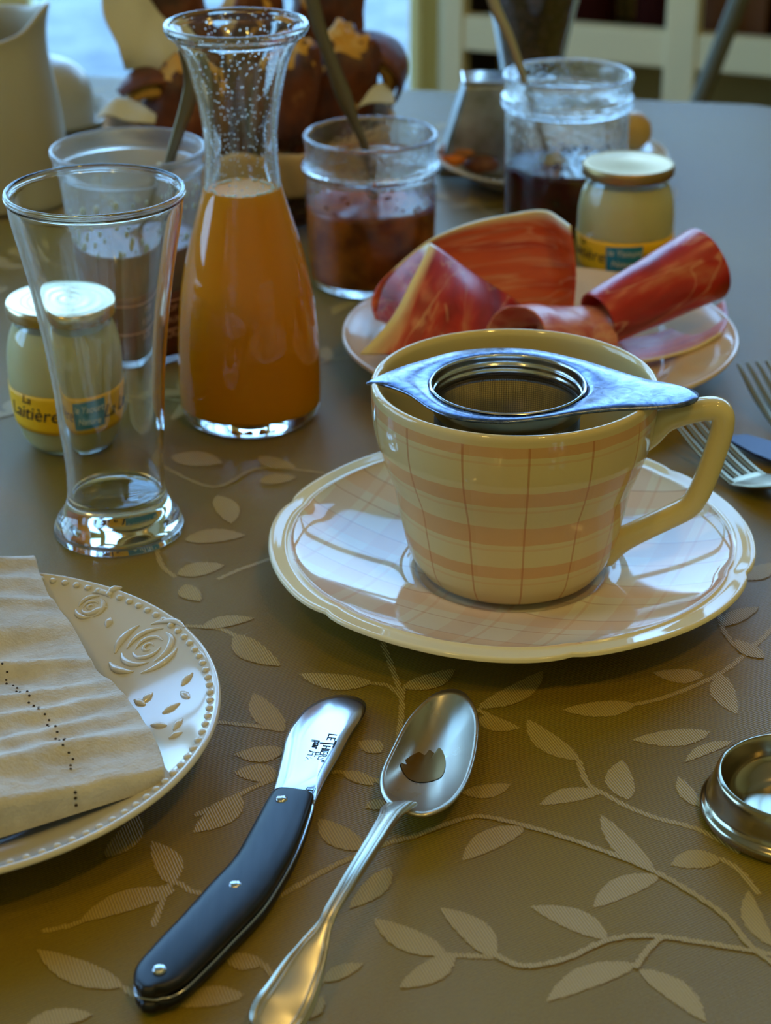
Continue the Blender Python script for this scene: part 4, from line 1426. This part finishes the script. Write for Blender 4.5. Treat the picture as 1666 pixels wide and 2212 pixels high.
ws = [(a - b).length / 2 for a, b in zip(Lw, Rw2)]
ws = [w_ * 0.90 for w_ in ws]
mm_ = len(pts)
def half(name, zc, th, mat, grow=0.0):
    sds = [(b - a) for a, b in zip(Lw, Rw2)]
    P = [p + Vector((0, 0, zc)) for p in pts]
    return sweep(name, P, [w_ + grow for w_ in ws], [th * (0.75 + 0.25 * math.sin(PI * min(1, (i + 3) / mm_ * 1.2))) for i in range(mm_)], mat, KN, side=lambda i: sds[i], n=28, power=3.0, cap=0.4)
half('handle_scale', 0.0026, 0.0030, EBONY)
half('handle_scale', -0.0030, 0.0029, EBONY)
half('tang', -0.0002, 0.0006, STEEL, 0.00025)
for x, y in ((608, 1724), (508, 1909), (344, 2091)):
    p = T(x, y, zmid + 0.0056) - off
    o = lathe('rivet', [(0, 0.0010), (0.0014, 0.0009), (0.0021, 0.0004), (0.0022, -0.0012), (0, -0.0012)], STEEL, KN, 24)
    o.location = (p.x, p.y, p.z - off.z * 0 - 0.0006)
# stamped writing on the blade, reading toward the handle
def bp(x, y): return T(x, y, blade_z(y) + 0.0009)
xd = bp(692, 1645) - bp(716, 1588)
nrm = Vector((0, 0, 1))
flat_text('stamped_lettering', 'LE', 0.0046, bp(716, 1592), xd, nrm, INK, KN)
flat_text('stamped_lettering', 'T', 0.0082, bp(706, 1606), xd, nrm, INK, KN)
flat_text('stamped_lettering', 'HIERS', 0.0042, bp(699, 1626), xd, nrm, INK, KN, sp=0.95)
flat_text('stamped_lettering', '®', 0.0018, bp(697, 1644), xd, nrm, INK, KN)
flat_text('stamped_lettering', 'par 片刃', 0.0044, bp(677, 1624), xd, nrm, INK, KN)
flat_text('stamped_lettering', 'TZ', 0.0030, bp(669, 1710), xd, nrm, INK, KN)
c1_, c2_, c3_, c4_ = bp(664, 1700), bp(682, 1702), bp(675, 1718), bp(656, 1716)
cc = [p - off for p in (c1_, c2_, c3_, c4_)]
for a, b in zip(cc, cc[1:] + cc[:1]):
    sweep('stamped_frame', [a, b], [0.00012] * 2, [0.00005] * 2, INK, KN, n=4)

# ------------------------------------------------------------------ silver spoon
SPc = T(930, 1630, 0.006)
SP = thing('silver_spoon', (SPc.x, SPc.y, TZ), 'silver dessert spoon with a painted amber reflection in its bowl, right of the butter knife', 'spoon')
off = Vector((SPc.x, SPc.y, TZ))
bo = [(971, 1490), (945, 1496), (919, 1513), (880, 1556), (847, 1618), (825, 1668), (823, 1705), (837, 1734), (871, 1753), (909, 1762), (940, 1756), (976, 1734), (1005, 1695), (1024, 1642), (1033, 1585), (1031, 1542), (1015, 1508), (995, 1493)]
bo = catmull(bo, 4, True)
def rim_z(y): return 0.0075 + 0.0040 * (y - 1490) / 270.0
cb = T(925, 1650, 0.0) - off
vs, fs = [], []
N = len(bo); NRg = 14
dep = 0.0072
for j in range(1, NRg + 1):
    f = j / NRg
    for x, y in bo:
        e = T(x, y, rim_z(y)) - off
        q = Vector((cb.x, cb.y, 0)).lerp(Vector((e.x, e.y, 0)), f)
        zc = 0.0095
        z = (zc + (e.z - zc) * f) - dep * (1 - f ** 2.2)
        vs.append((q.x, q.y, z))
vs.append((cb.x, cb.y, 0.0095 - dep))
for i in range(N): fs.append((len(vs) - 1, i, (i + 1) % N))
for j in range(NRg - 1):
    for i in range(N):
        fs.append((j * N + i, (j + 1) * N + i, (j + 1) * N + (i + 1) % N, j * N + (i + 1) % N))
o = mesh('bowl', vs, fs, SILVER, SP, True)
s = o.modifiers.new('thickness', 'SOLIDIFY'); s.thickness = 0.0011; s.offset = 0
# handle
hl = [(872, 1738, 37, 0.0108), (852, 1752, 33, 0.0122), (838, 1772, 22, 0.0138), (808, 1822, 18, 0.0158), (762, 1896, 15, 0.0165), (718, 1968, 14, 0.0150), (700, 2005, 17, 0.0135), (680, 2045, 34, 0.0120), (655, 2095, 52, 0.0100), (625, 2155, 64, 0.0080), (600, 2195, 66, 0.0065), (585, 2222, 55, 0.0055), (578, 2235, 30, 0.0050)]
P = [T(x, y, z) - off for x, y, _, z in hl]
W_ = [w_ * 0.93 / F * depth(T(x, y, z)) for x, y, w_, z in hl]
cP = catmull([(*p, w_) for p, w_ in zip(P, W_)], 6)
pts = [Vector(q[:3]) for q in cP]; ws = [max(q[3], 0.001) for q in cP]
th = [0.0012 + 0.0010 * math.exp(-((i / len(pts) - 0.35) / 0.25) ** 2) for i in range(len(pts))]
sd0 = Vector((0.86, 0.5, 0))
sweep('handle', pts, ws, th, SILVER, SP, side=sd0, n=20, power=2.6)
# thread borders along both edges
m = len(pts)
for sg in (-1, 1):
    pp_ = []
    for i in range(2, m - 6):
        tg = (pts[min(i + 1, m - 1)] - pts[max(i - 1, 0)]).normalized()
        s = (sd0 - tg * sd0.dot(tg)).normalized()
        nn = s.cross(tg); nn = nn if nn.z > 0 else -nn
        pp_.append(pts[i] + s * sg * ws[i] * 0.80 + nn * th[i] * 0.66)
    sweep('thread_border', pp_, 0.0007, 0.0008, SILVER, SP, side=sd0, n=8)
    pp2 = []
    for i in range(2, m - 9):
        tg = (pts[min(i + 1, m - 1)] - pts[max(i - 1, 0)]).normalized()
        s = (sd0 - tg * sd0.dot(tg)).normalized()
        nn = s.cross(tg); nn = nn if nn.z > 0 else -nn
        pp2.append(pts[i] + s * sg * ws[i] * 0.50 * (1 if ws[i] < 0.004 else 1.18) + nn * th[i] * 0.86)
    sweep('thread_border', pp2, 0.0004, 0.0006, SILVER, SP, side=sd0, n=8)
# reflection in the bowl, painted as a ragged amber patch
REFL = Mat('painted_reflection', srgb(120, 92, 36), 0.3, 0.85).m
refl_px = [(866, 1662), (884, 1640), (905, 1622), (918, 1626), (928, 1614), (940, 1622), (948, 1610), (958, 1622), (963, 1650), (955, 1680), (935, 1690), (905, 1694), (882, 1686)]
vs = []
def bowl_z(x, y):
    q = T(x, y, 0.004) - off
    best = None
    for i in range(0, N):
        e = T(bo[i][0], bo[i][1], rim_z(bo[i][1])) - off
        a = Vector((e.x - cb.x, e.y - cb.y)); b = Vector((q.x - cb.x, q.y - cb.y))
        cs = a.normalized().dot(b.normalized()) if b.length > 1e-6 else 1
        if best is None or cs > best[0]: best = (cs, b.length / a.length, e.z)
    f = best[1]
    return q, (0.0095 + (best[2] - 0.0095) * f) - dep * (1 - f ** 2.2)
sc_ = catmull(refl_px, 3, True)
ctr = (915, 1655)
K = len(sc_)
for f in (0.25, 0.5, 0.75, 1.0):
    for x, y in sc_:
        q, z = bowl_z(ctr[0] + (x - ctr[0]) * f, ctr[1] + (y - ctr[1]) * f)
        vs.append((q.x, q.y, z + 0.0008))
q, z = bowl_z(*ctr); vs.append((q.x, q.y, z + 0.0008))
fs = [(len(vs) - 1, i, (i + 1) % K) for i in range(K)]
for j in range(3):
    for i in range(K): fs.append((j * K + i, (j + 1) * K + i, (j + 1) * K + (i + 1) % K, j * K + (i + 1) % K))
o = mesh('painted_reflection', vs, fs, REFL, SP, True)

# ------------------------------------------------------------------ steel drip dish at the right edge
DB = T(1716, 1757)
rows = prof(DB, [(1757, 190), (1756, 198), (1748, 204), (1738, 203), (1730, 192), (1722, 187), (1708, 184), (1694, 181), (1682, 177), (1677, 174)])
rows = [(r, max(z, 0)) for r, z in rows]
DD = thing('drip_dish', (DB.x, DB.y, TZ), 'small round steel dish with a flanged base, at the lower right edge', 'dish')
o_ = catmull(rows, 4)
zr_ = rows[-1][1]; r0 = rows[-1][0]
inner = [(r0 - 0.0008, zr_ + 0.0003), (r0 - 0.0016, zr_), (r0 - 0.003, zr_ - 0.004), (r0 - 0.0045, zr_ - 0.008), (r0 - 0.008, 0.004), (r0 - 0.013, 0.0022), (0, 0.002)]
DM = Mat('warm_steel', srgb(170, 158, 134), 0.16, 1.0).m
lathe('bowl', [(0, 0.0006), (rows[0][0] * 0.8, 0.0006)] + o_ + catmull(inner, 4), DM, DD, 96)

FORKM = Mat('worn_fork_silver', srgb(150, 134, 104), 0.3, 1.0).m
KNB = Mat('slate_steel', srgb(72, 72, 84), 0.5, 0.9).m
# ------------------------------------------------------------------ forks and table knife at the right
def fork(tip, root, label, rollz=0.0, arch=1.0):
    """tip / root: world points (centre of the tine tips, and of the shoulder)"""
    d = Vector((root.x - tip.x, root.y - tip.y, 0)); Lx = d.length; d.normalize()
    a = math.atan2(d.y, d.x)
    t = thing('fork', (tip.x, tip.y, TZ), label, 'fork', 'silver forks lying behind the saucer', a)
    def zc(x):
        u = x / 0.052
        if u < 1: return 0.0165 * (1 - u) ** 1.5 * arch + 0.0022
        v = (x - 0.052) / 0.14
        return 0.0022 + 0.016 * math.sin(min(1, v * 1.15) * PI * 0.78)
    for k in range(4):
        y = (k - 1.5) * 0.0056
        pts = [Vector((x, y * (0.93 + 0.07 * x / 0.05), zc(x))) for x in [0.052 * i / 12 for i in range(13)]]
        sweep('tine', pts, [0.0009 + 0.0010 * min(1, i / 5) for i in range(13)], [0.0007 + 0.0004 * min(1, i / 6) for i in range(13)], FORKM, t, side=(0, 1, 0), n=10, power=2.6)
    hp_ = [(0.049, 0.0108), (0.056, 0.0112), (0.064, 0.0108), (0.071, 0.0085), (0.078, 0.005), (0.086, 0.0034), (0.11, 0.003), (0.14, 0.0036), (0.17, 0.0065), (0.185, 0.008), (0.192, 0.005)]
    c = catmull([(x, w_) for x, w_ in hp_], 4)
    sweep('handle', [Vector((x, 0, zc(x))) for x, w_ in c], [w_ for x, w_ in c], [0.0013] * len(c), FORKM, t, side=(0, 1, 0), n=16, power=2.6, cap=0.3)
    return t
fork(T(1470, 893, 0.016), T(1640, 1050, 0.002), 'silver fork nearest the saucer, its tines seen through the cup handle')
fork(T(1625, 795, 0.016), T(1790, 985, 0.002), 'silver fork farther from the cup, its tine tips at the right edge')
kb = T(1580, 945, 0.003); ke = T(1720, 1000, 0.003)
a = math.atan2(ke.y - kb.y, ke.x - kb.x)
TK = thing('table_knife', (kb.x, kb.y, TZ), 'table knife blade lying between the two forks at the right edge', 'knife', None, a)
vs, fs = [], []
bl_ = [(0, 0.0), (0.004, 0.0065), (0.02, 0.0095), (0.09, 0.0105), (0.09, -0.007), (0.02, -0.008), (0.004, -0.005)]
for z in (0.0042, 0.0026):
    for x, y in bl_: vs.append((x, y, z))
n7 = len(bl_)
fs = [tuple(range(n7)), tuple(range(2 * n7 - 1, n7 - 1, -1))] + [(i, (i + 1) % n7, n7 + (i + 1) % n7, n7 + i) for i in range(n7)]
mesh('blade', vs, fs, KNB, TK, False)
sweep('handle', [(0.088, 0.001, 0.0045), (0.10, 0.001, 0.006), (0.14, 0.001, 0.0065), (0.17, 0.001, 0.006)], [0.006, 0.008, 0.009, 0.0095], [0.003, 0.0045, 0.005, 0.0055], FORKM, TK, side=(0, 1, 0), n=16)

# ------------------------------------------------------------------ back of the table: pitcher, dome, basket, side plate
JB = T(8, 428)
rows = prof(JB, [(428, 128), (424, 140), (410, 147), (330, 146), (250, 141), (170, 131), (110, 121), (80, 117), (60, 118)])
rows = [(r, max(z, 0)) for r, z in rows]
o_ = catmull(rows, 4); zr_ = rows[-1][1]
pr, inn = shell(o_, 0.003, 0.004)
def spout(a, r, z):
    if z < zr_ * 0.78: return 1
    f = (z - zr_ * 0.78) / (zr_ * 0.22)
    d = math.atan2(math.sin(a - 0.05), math.cos(a - 0.05))
    return 1 + 0.16 * f * f * math.exp(-(d / 0.38) ** 2)
def spz(a, r, z):
    if z < zr_ * 0.7: return 0
    f = (z - zr_ * 0.7) / (zr_ * 0.3)
    return 0.010 * f * f * (math.sin(a * 1.0 + 0.6) * 0.6 + math.exp(-((math.atan2(math.sin(a), math.cos(a))) / 0.5) ** 2))
PT = thing('milk_pitcher', (JB.x, JB.y, TZ), 'tall white china pitcher with a pouring lip, at the back left of the table', 'pitcher')
PW = porcelain('ivory_china', srgb(176, 172, 156), 0.3).m
lathe('pitcher_body', pr, PW, PT, 72, None, spout, spz)
hx = [(-0.045, 0.0, 0.095), (-0.062, 0, 0.098), (-0.07, 0, 0.08), (-0.065, 0, 0.055), (-0.05, 0, 0.04), (-0.04, 0, 0.036)]
k = rows[2][0] / 0.045
c = catmull([(x * k, y, z) for x, y, z in hx], 5)
sweep('pitcher_handle', c, 0.005, 0.004, PW, PT, side=(0, 1, 0), n=12)

DB2 = T(95, 275)
DP = thing('serving_plate', (DB2.x, DB2.y, TZ), 'white plate under the round white cover at the back left', 'plate')
lathe('dish', catmull([(0, 0.003), (0.04, 0.003), (0.046, 0.007), (0.055, 0.012), (0.0565, 0.0125), (0.056, 0.0105), (0.047, 0.004), (0.038, 0), (0, 0.0008)], 3), PW, DP, 64)
DM2 = thing('butter_cover', (DB2.x, DB2.y, TZ + 0.0032), 'round white china cover standing on a plate behind the pitcher', 'cover')
rows_ = [(0.0385, 0), (0.0385, 0.012), (0.037, 0.026), (0.032, 0.037), (0.022, 0.045), (0.010, 0.049), (0.006, 0.051), (0.0075, 0.056), (0.004, 0.06), (0, 0.061)]
o = lathe('cover_shell', catmull(rows_, 4), PW, DM2, 64)

# bread basket
BB = T(545, 432)
BK = thing('bread_basket', (BB.x, BB.y, TZ), 'round brown wicker basket lined with tan cloth, behind the carafe', 'basket')
WK = Mat('dark_wicker', srgb(70, 40, 20), 0.5)
WK.color(WK.ramp(WK.noise(80, 2, WK.coord()), [(0.3, srgb(48, 26, 12)), (0.7, srgb(104, 62, 30))]))
R_ = 0.092
for i in range(44):
    a = 2 * PI * i / 44
    pts = [Vector(((R_ * (0.74 + 0.20 * u)) * math.cos(a), (R_ * (0.74 + 0.20 * u)) * math.sin(a), 0.002 + 0.036 * u)) for u in [k_ / 5 for k_ in range(6)]]
    if i % 1 == 0:
        sweep('stake', pts, 0.0011, 0.0011, WK.m, BK, n=6, cap=0)
for j in range(10):
    z = 0.003 + 0.0036 * j; r = R_ * (0.745 + 0.20 * j / 10.0)
    pts = [Vector(((r + 0.0013 * math.sin(22 * a + PI * j)) * math.cos(a), (r + 0.0013 * math.sin(22 * a + PI * j)) * math.sin(a), z)) for a in [2 * PI * k_ / 176 for k_ in range(177)]]
    sweep('weaver', pts, 0.0015, 0.0017, WK.m, BK, side=(0, 0, 1), n=6, cap=0)
lathe('basket_base', [(0, 0.001), (R_ * 0.745, 0.001), (R_ * 0.745, 0.004), (0, 0.004)], WK.m, BK, 48)
LN = Mat('tan_cloth_liner', srgb(186, 156, 112), 0.9)
LN.bump(LN.noise(200, 3, LN.coord()), 0.3, 0.001)
o = lathe('cloth_liner', catmull([(0, 0.0055), (R_ * 0.68, 0.006), (R_ * 0.80, 0.02), (R_ * 0.90, 0.04), (R_ * 0.965, 0.054), (R_ * 1.0, 0.056), (R_ * 1.03, 0.052), (R_ * 1.02, 0.040), (R_ * 0.99, 0.028)], 4), LN.m, BK, 96, None, None,
          lambda a, r, z: 0.0022 * math.sin(7 * a) * (z / 0.056))
s = o.modifiers.new('thickness', 'SOLIDIFY'); s.thickness = 0.0012
CRUST = Mat('brown_bread_crust', srgb(134, 70, 26), 0.5)
cN = CRUST.noise(38, 4, CRUST.coord(), 0.6)
CRUST.color(CRUST.ramp(cN, [(0.35, srgb(58, 22, 2)), (0.6, srgb(112, 52, 8)), (0.85, srgb(186, 136, 80))]))
CRUST.bump(cN, 0.6, 0.003)
CRUMB = Mat('golden_crumb', srgb(206, 152, 62), 0.7)
CRUMB.bump(CRUMB.noise(120, 4, CRUMB.coord()), 0.5, 0.002)
def bread(label, c, size, rot, seed, arc=3.3, th=0.012):
    """thick bent slice: brown crust outside, paler crumb inside"""
    t = thing('bread_piece', tuple(c), label, 'bread', 'bread pieces in the basket')
    t.rotation_euler = rot
    r = size
    def mk(nm, r0, r1, mat, wd):
        vs, fs = [], []
        NA, NB = 28, 10
        for j in range(NB + 1):
            v = j / NB * 2 * PI
            for i in range(NA + 1):
                u = i / NA; a = -arc / 2 + arc * u
                tap = max(0.1, math.sin(PI * min(0.98, max(0.02, u)))) ** 0.3
                rr = (r0 + r1) / 2 + (r1 - r0) / 2 * math.cos(v) * tap
                zz = wd * math.sin(v) * tap
                p = Vector((rr * math.cos(a), zz, rr * math.sin(a)))
                nz = noise.noise(p * 55 + Vector((seed, 0, 0)))
                p *= 1 + 0.10 * nz
                vs.append(p)
        for j in range(NB):
            for i in range(NA):
                fs.append((j * (NA + 1) + i, j * (NA + 1) + i + 1, (j + 1) * (NA + 1) + i + 1, (j + 1) * (NA + 1) + i))
        fs.append(tuple(j * (NA + 1) for j in range(NB))); fs.append(tuple(j * (NA + 1) + NA for j in reversed(range(NB))))
        return mesh(nm, vs, fs, mat, t, True)
    mk('crust', r - th * 0.35, r, CRUST.m, size * 0.62)
    mk('crumb', r - th * 1.3, r - th * 0.30, CRUMB.m, size * 0.50)
    return t
def bv(x, y, dy): return V(x, y, BB.y + dy)
bread('curled bread crust dusted with flour, at the left of the basket', bv(320, 235, -0.01), 0.024, (0.2, -0.9, 0.3), 1)
bread('glossy brown bread piece hanging over the right side of the basket', bv(792, 160, 0.02), 0.026, (0.4, -0.7, -0.5), 13)
def chunk(label, c, size, seed, rot=(0, 0, 0)):
    """torn chunk of loaf: crust hull, with paler crumb bulging from the torn side"""
    t = thing('bread_piece', tuple(c), label, 'bread', 'bread pieces in the basket'); t.rotation_euler = rot
    for nm, sc_, mt, off_, am in (('crust', 1.0, CRUST.m, (0, 0, 0), 0.55), ('crumb', 0.82, CRUMB, (-0.10, -0.04, 0.22), 0.45)):
        vs, fs = [], []
        nj, nk = 22, 34
        for j in range(1, nj):
            ph = PI * j / nj
            for k_ in range(nk):
                th = 2 * PI * k_ / nk
                p = Vector((math.sin(ph) * math.cos(th), math.sin(ph) * math.sin(th), math.cos(ph)))
                e = 0.72
                p = Vector([math.copysign(abs(q) ** e, q) for q in p])
                p *= 1 + am * 0.5 * noise.noise(p * 1.6 + Vector((seed, 0, 0))) + 0.14 * noise.noise(p * 5 + Vector((0, seed, 0)))
                vs.append(((p.x * sc_ + off_[0]) * size[0], (p.y * sc_ + off_[1]) * size[1], (p.z * sc_ + off_[2]) * size[2]))
        for j in range(nj - 2):
            for k_ in range(nk):
                fs.append((j * nk + k_, j * nk + (k_ + 1) % nk, (j + 1) * nk + (k_ + 1) % nk, (j + 1) * nk + k_))
        fs.append(tuple(range(nk))); fs.append(tuple((nj - 2) * nk + k_ for k_ in reversed(range(nk))))
        mesh(nm, vs, fs, mt if not isinstance(mt, Mat) else mt.m, t, True)
chunk('dark brown bread chunk behind the carafe neck, left half of the basket', bv(396, 250, -0.005), (0.024, 0.018, 0.034), 5, (0, 0.3, 0))
chunk('tall dark brown loaf end standing at the right of the basket', bv(735, 205, 0.0), (0.023, 0.021, 0.043), 9, (0.1, 0.25, 0))
chunk('golden bread chunk at the top of the basket pile', bv(705, 95, 0.050), (0.023, 0.018, 0.058), 17, (0, 0.1, 0.3))
chunk('brown bread chunk seen through the lip of the carafe', bv(535, 160, 0.032), (0.023, 0.018, 0.056), 21, (0, 0.08, 0.2))
chunk('small yellow-brown bread chunk low in the middle of the basket', bv(632, 205, -0.03), (0.015, 0.014, 0.036), 25, (0, 0.2, 0))
chunk('dark reddish bread chunk at the very top, left of the carafe lip', bv(392, 100, 0.048), (0.022, 0.018, 0.058), 31, (0, -0.15, 0))
NW = Mat('white_napkin_cloth', srgb(206, 204, 190), 0.9)
NW.bump(NW.noise(300, 3, NW.coord()), 0.3, 0.001)
o = sheet('cloth_napkin', [[bv(215, -20, 0.01), bv(290, -30, 0.03), bv(330, 10, 0.03), bv(365, 50, 0.02)],
    [bv(228, 50, 0.0), bv(275, 30, 0.01), bv(345, 60, 0.015), bv(385, 100, 0.01)],
    [bv(258, 110, -0.005), bv(300, 100, 0.0), bv(350, 120, 0.0), bv(395, 150, 0.0)],
    [bv(270, 150, 0.0), bv(310, 150, 0.0), bv(350, 165, 0.0), bv(392, 190, 0.0)]], NW.m, None, 7, 0.002, 0.002, 3)
tag(o, 'pointed off-white napkin fold standing over the left of the bread basket', 'napkin')
o = sheet('cloth_napkin', [[bv(770, 235, -0.035), bv(800, 222, -0.03), bv(852, 225, -0.02)],
    [bv(785, 215, -0.03), bv(815, 200, -0.02), bv(850, 208, -0.012)],
    [bv(800, 195, -0.02), bv(820, 180, -0.01), bv(840, 190, 0.0)]], NW.m, None, 7, 0.0015, 0.001, 5)
tag(o, 'blue-white corner of cloth napkin over the right rim of the bread basket', 'napkin')
o = sheet('cloth_napkin', [[bv(205, 262, -0.06), bv(235, 250, -0.06), bv(290, 262, -0.06), bv(330, 272, -0.055)],
    [bv(215, 245, -0.055), bv(245, 222, -0.05), bv(290, 235, -0.05), bv(335, 255, -0.05)],
    [bv(235, 235, -0.045), bv(260, 215, -0.04), bv(300, 225, -0.04), bv(340, 245, -0.04)]], NW.m, None, 7, 0.0015, 0.002, 8)
tag(o, 'crumpled white cloth napkin corner at the left rim of the bread basket', 'napkin')

# side plate with metal pot, pastries
SB = T(1190, 375)
Rs = (T(1440, 375) - T(938, 375)).length / 2
SPL = thing('side_plate', (SB.x, SB.y, TZ), 'white plate with a beaded edge behind the red jam jar, holding the grey pot', 'plate')
kk = Rs / 0.1
lathe('dish', catmull([(r * kk, z) for r, z in [(0, 0.003), (0.06, 0.003), (0.07, 0.006), (0.085, 0.011), (0.098, 0.0145), (0.1, 0.014), (0.098, 0.0125), (0.08, 0.006), (0.066, 0.0), (0, 0.0008)]], 4), WHITE, SPL, 96)
o = blobs('beaded_edge', [(Rs * 0.975 * math.cos(2 * PI * i / 90), Rs * 0.975 * math.sin(2 * PI * i / 90), 0.0142, 0.0018) for i in range(90)], WHITE, SPL, 8, 0.8); o['kind'] = 'stuff'
GP = Mat('grey_pewter', srgb(150, 148, 142), 0.3, 1.0)
GP.color(GP.ramp(GP.noise(50, 3, GP.coord()), [(0.3, srgb(120, 118, 110)), (0.7, srgb(176, 180, 186))]))
pb = SB + Vector(((T(1045, 375) - SB).x, 0.0, 0.0033))
POT = thing('metal_pot', tuple(pb), 'tapered grey metal pot standing on the plate left of the red jam jar', 'pot')
hpot = 0.062
bt = [(-0.033, -0.022), (0.02, -0.022), (0.02, 0.022), (-0.033, 0.022)]
tp = [(-0.014, -0.012), (0.017, -0.012), (0.017, 0.016), (-0.014, 0.016)]
vs = [(x, y, 0.0) for x, y in bt] + [(x, y, hpot) for x, y in tp]
fs = [(0, 1, 2, 3), (4, 5, 6, 7), (0, 1, 5, 4), (1, 2, 6, 5), (2, 3, 7, 6), (3, 0, 4, 7)]
o = mesh('pot_body', vs, fs, GP.m, POT, False); b = o.modifiers.new('bevel', 'BEVEL'); b.width = 0.004; b.segments = 3
o = box('pot_rim', (0.0015, 0.002, hpot), (0.034, 0.031, 0.003), STEEL, POT, 0.001)
ORG = Mat('orange_filling', srgb(226, 120, 14), 0.3).m
PAS = Mat('baked_pastry', srgb(170, 104, 52), 0.6).m
def lump(name, c, s, mat, label, cat, group=None, seed=0, amp=0.12):
    vs, fs = [], []
    for j in range(1, 12):
        ph = PI * j / 12
        for k_ in range(20):
            th = 2 * PI * k_ / 20
            p = Vector((math.sin(ph) * math.cos(th), math.sin(ph) * math.sin(th), math.cos(ph)))
            p *= 1 + amp * noise.noise(p * 2.2 + Vector((seed, 0, 0)))
            vs.append((p.x * s[0], p.y * s[1], p.z * s[2]))
    for j in range(10):
        for k_ in range(20):
            fs.append((j * 20 + k_, j * 20 + (k_ + 1) % 20, (j + 1) * 20 + (k_ + 1) % 20, (j + 1) * 20 + k_))
    fs.append(tuple(range(20))); fs.append(tuple(200 + k_ for k_ in reversed(range(20))))
    o = mesh(name, vs, fs, mat, None, True, c)
    return tag(o, label, cat, group)
z = TZ + 0.0135
pp = T(985, 345, 0.014); lump('orange_slice', (pp.x, pp.y, TZ + 0.0155), (0.011, 0.009, 0.0055), ORG, 'bright orange piece of candied fruit on the side plate, left of the pastry', 'fruit')
pp = T(1000, 322, 0.02); lump('pastry_slice', (pp.x, pp.y, TZ + 0.019), (0.017, 0.012, 0.007), PAS, 'pale brown pastry slice behind the orange piece on the side plate', 'pastry', None, 3)
pp = T(1040, 352, 0.016); lump('brown_cake', (pp.x, pp.y - 0.004, TZ + 0.0165), (0.012, 0.010, 0.006), CRUST.m, 'dark brown bit of cake at the foot of the grey pot', 'cake', None, 6)
pp = T(1368, 300, 0.02); o = lump('round_fruit', (pp.x, pp.y, TZ + 0.0135 + 0.012), (0.0125, 0.0125, 0.0135), Mat('golden_fruit_skin', srgb(190, 152, 78), 0.4).m, 'small round golden fruit on the side plate, right of the red jam jar', 'fruit', None, 8, 0.05)

# flared glass with dark contents behind the red jar
VB = T(1147, 222)
VG = thing('flared_glass', (VB.x, VB.y, TZ), 'tall flared glass with grey edges and dark speckled contents, behind the red jam jar', 'glass')
rows = [(0.021, 0), (0.0225, 0.001), (0.0215, 0.006), (0.0225, 0.02), (0.030, 0.06), (0.039, 0.10), (0.046, 0.13)]
o_ = catmull(rows, 4); pr, inn = shell(o_, 0.0025, 0.008)
lathe('glass_body', pr, GL, VG, 64)
DK = Mat('dark_berry_mix', srgb(62, 34, 30), 0.4)
vz = DK.n('TexVoronoi'); vz.inputs['Scale'].default_value = 220; DK.l(DK.coord(), vz.inputs[0])
DK.color(DK.ramp(vz.outputs['Distance'], [(0.0, srgb(120, 78, 70)), (0.5, srgb(60, 28, 24))]))
DK.bump(vz.outputs['Distance'], 0.8, 0.002)
lathe('dark_contents', content(inn, 0.12, -0.0008), DK.m, VG, 48)

# metal chair beyond the table, right
CHM = Mat('grey_tube_metal', srgb(92, 90, 74), 0.6, 0.2).m
cy = 1.95
p_top = V(1620, -60, cy); p_bot = V(1505, 235, cy)
d = (p_top - p_bot)
CH = thing('metal_chair', (p_bot.x + 0.12, cy + 0.1, 0), 'grey metal tube chair with an olive seat, beyond the right corner of the table', 'chair')
co_ = Vector((p_bot.x + 0.12, cy + 0.1, 0))
a0 = p_bot - d.normalized() * 0.12 - co_
a1 = p_top + d.normalized() * 0.28 - co_
for dx in (0, 0.36):
    base = Vector((a0.x - 0.06 + dx, a0.y + (0.0), 0.008))
    sweep('leg', [base, a0 + Vector((dx, 0, 0)), a1 + Vector((dx, 0, 0))], 0.0095, 0.0095, CHM, CH, n=12)
    sweep('leg', [Vector((a0.x + dx + 0.02, a0.y + 0.36, 0.008)), Vector((a0.x + dx, a0.y + 0.30, 0.43))], 0.0095, 0.0095, CHM, CH, n=12)
sweep('back_rail', [a1, a1 + Vector((0.36, 0, 0))], 0.0095, 0.0095, CHM, CH, n=12)
SEAT = Mat('olive_fabric', srgb(120, 118, 66), 0.85).m
box('seat', (a0.x + 0.19, a0.y + 0.16, 0.45), (0.36, 0.36, 0.03), SEAT, CH, 0.01)
mid = a0.lerp(a1, 0.62)
box('backrest', (mid.x + 0.2, mid.y, mid.z + 0.12), (0.30, 0.02, 0.16), SEAT, CH, 0.006)

# ceiling lamps
LMP = Mat('frosted_lamp_glass', srgb(255, 236, 196), 0.4)
LMP.set('Emission Color', (1.0, 0.66, 0.28, 1)); LMP.set('Emission Strength', 3.0)
for i, (lx, ly) in enumerate(((0.55, -0.35), (-0.7, -0.5), (0.7, 1.0))):
    t = thing('ceiling_lamp', (lx, ly, 2.9), ('round warm ceiling lamp right behind the sitter', 'round warm ceiling lamp left behind the sitter', 'round warm ceiling lamp over the right side of the table')[i], 'lamp', 'warm ceiling lamps')
    lathe('canopy', [(0, 0), (0.05, 0), (0.05, -0.02), (0, -0.02)], BRASS, t, 32)
    lathe('stem', [(0.006, -0.02), (0.006, -0.24)], BRASS, t, 12)
    lathe('shade', [(0.02, -0.22), (0.12, -0.24), (0.14, -0.30), (0.138, -0.30), (0.118, -0.243), (0.02, -0.223)], LMP.m, t, 40)
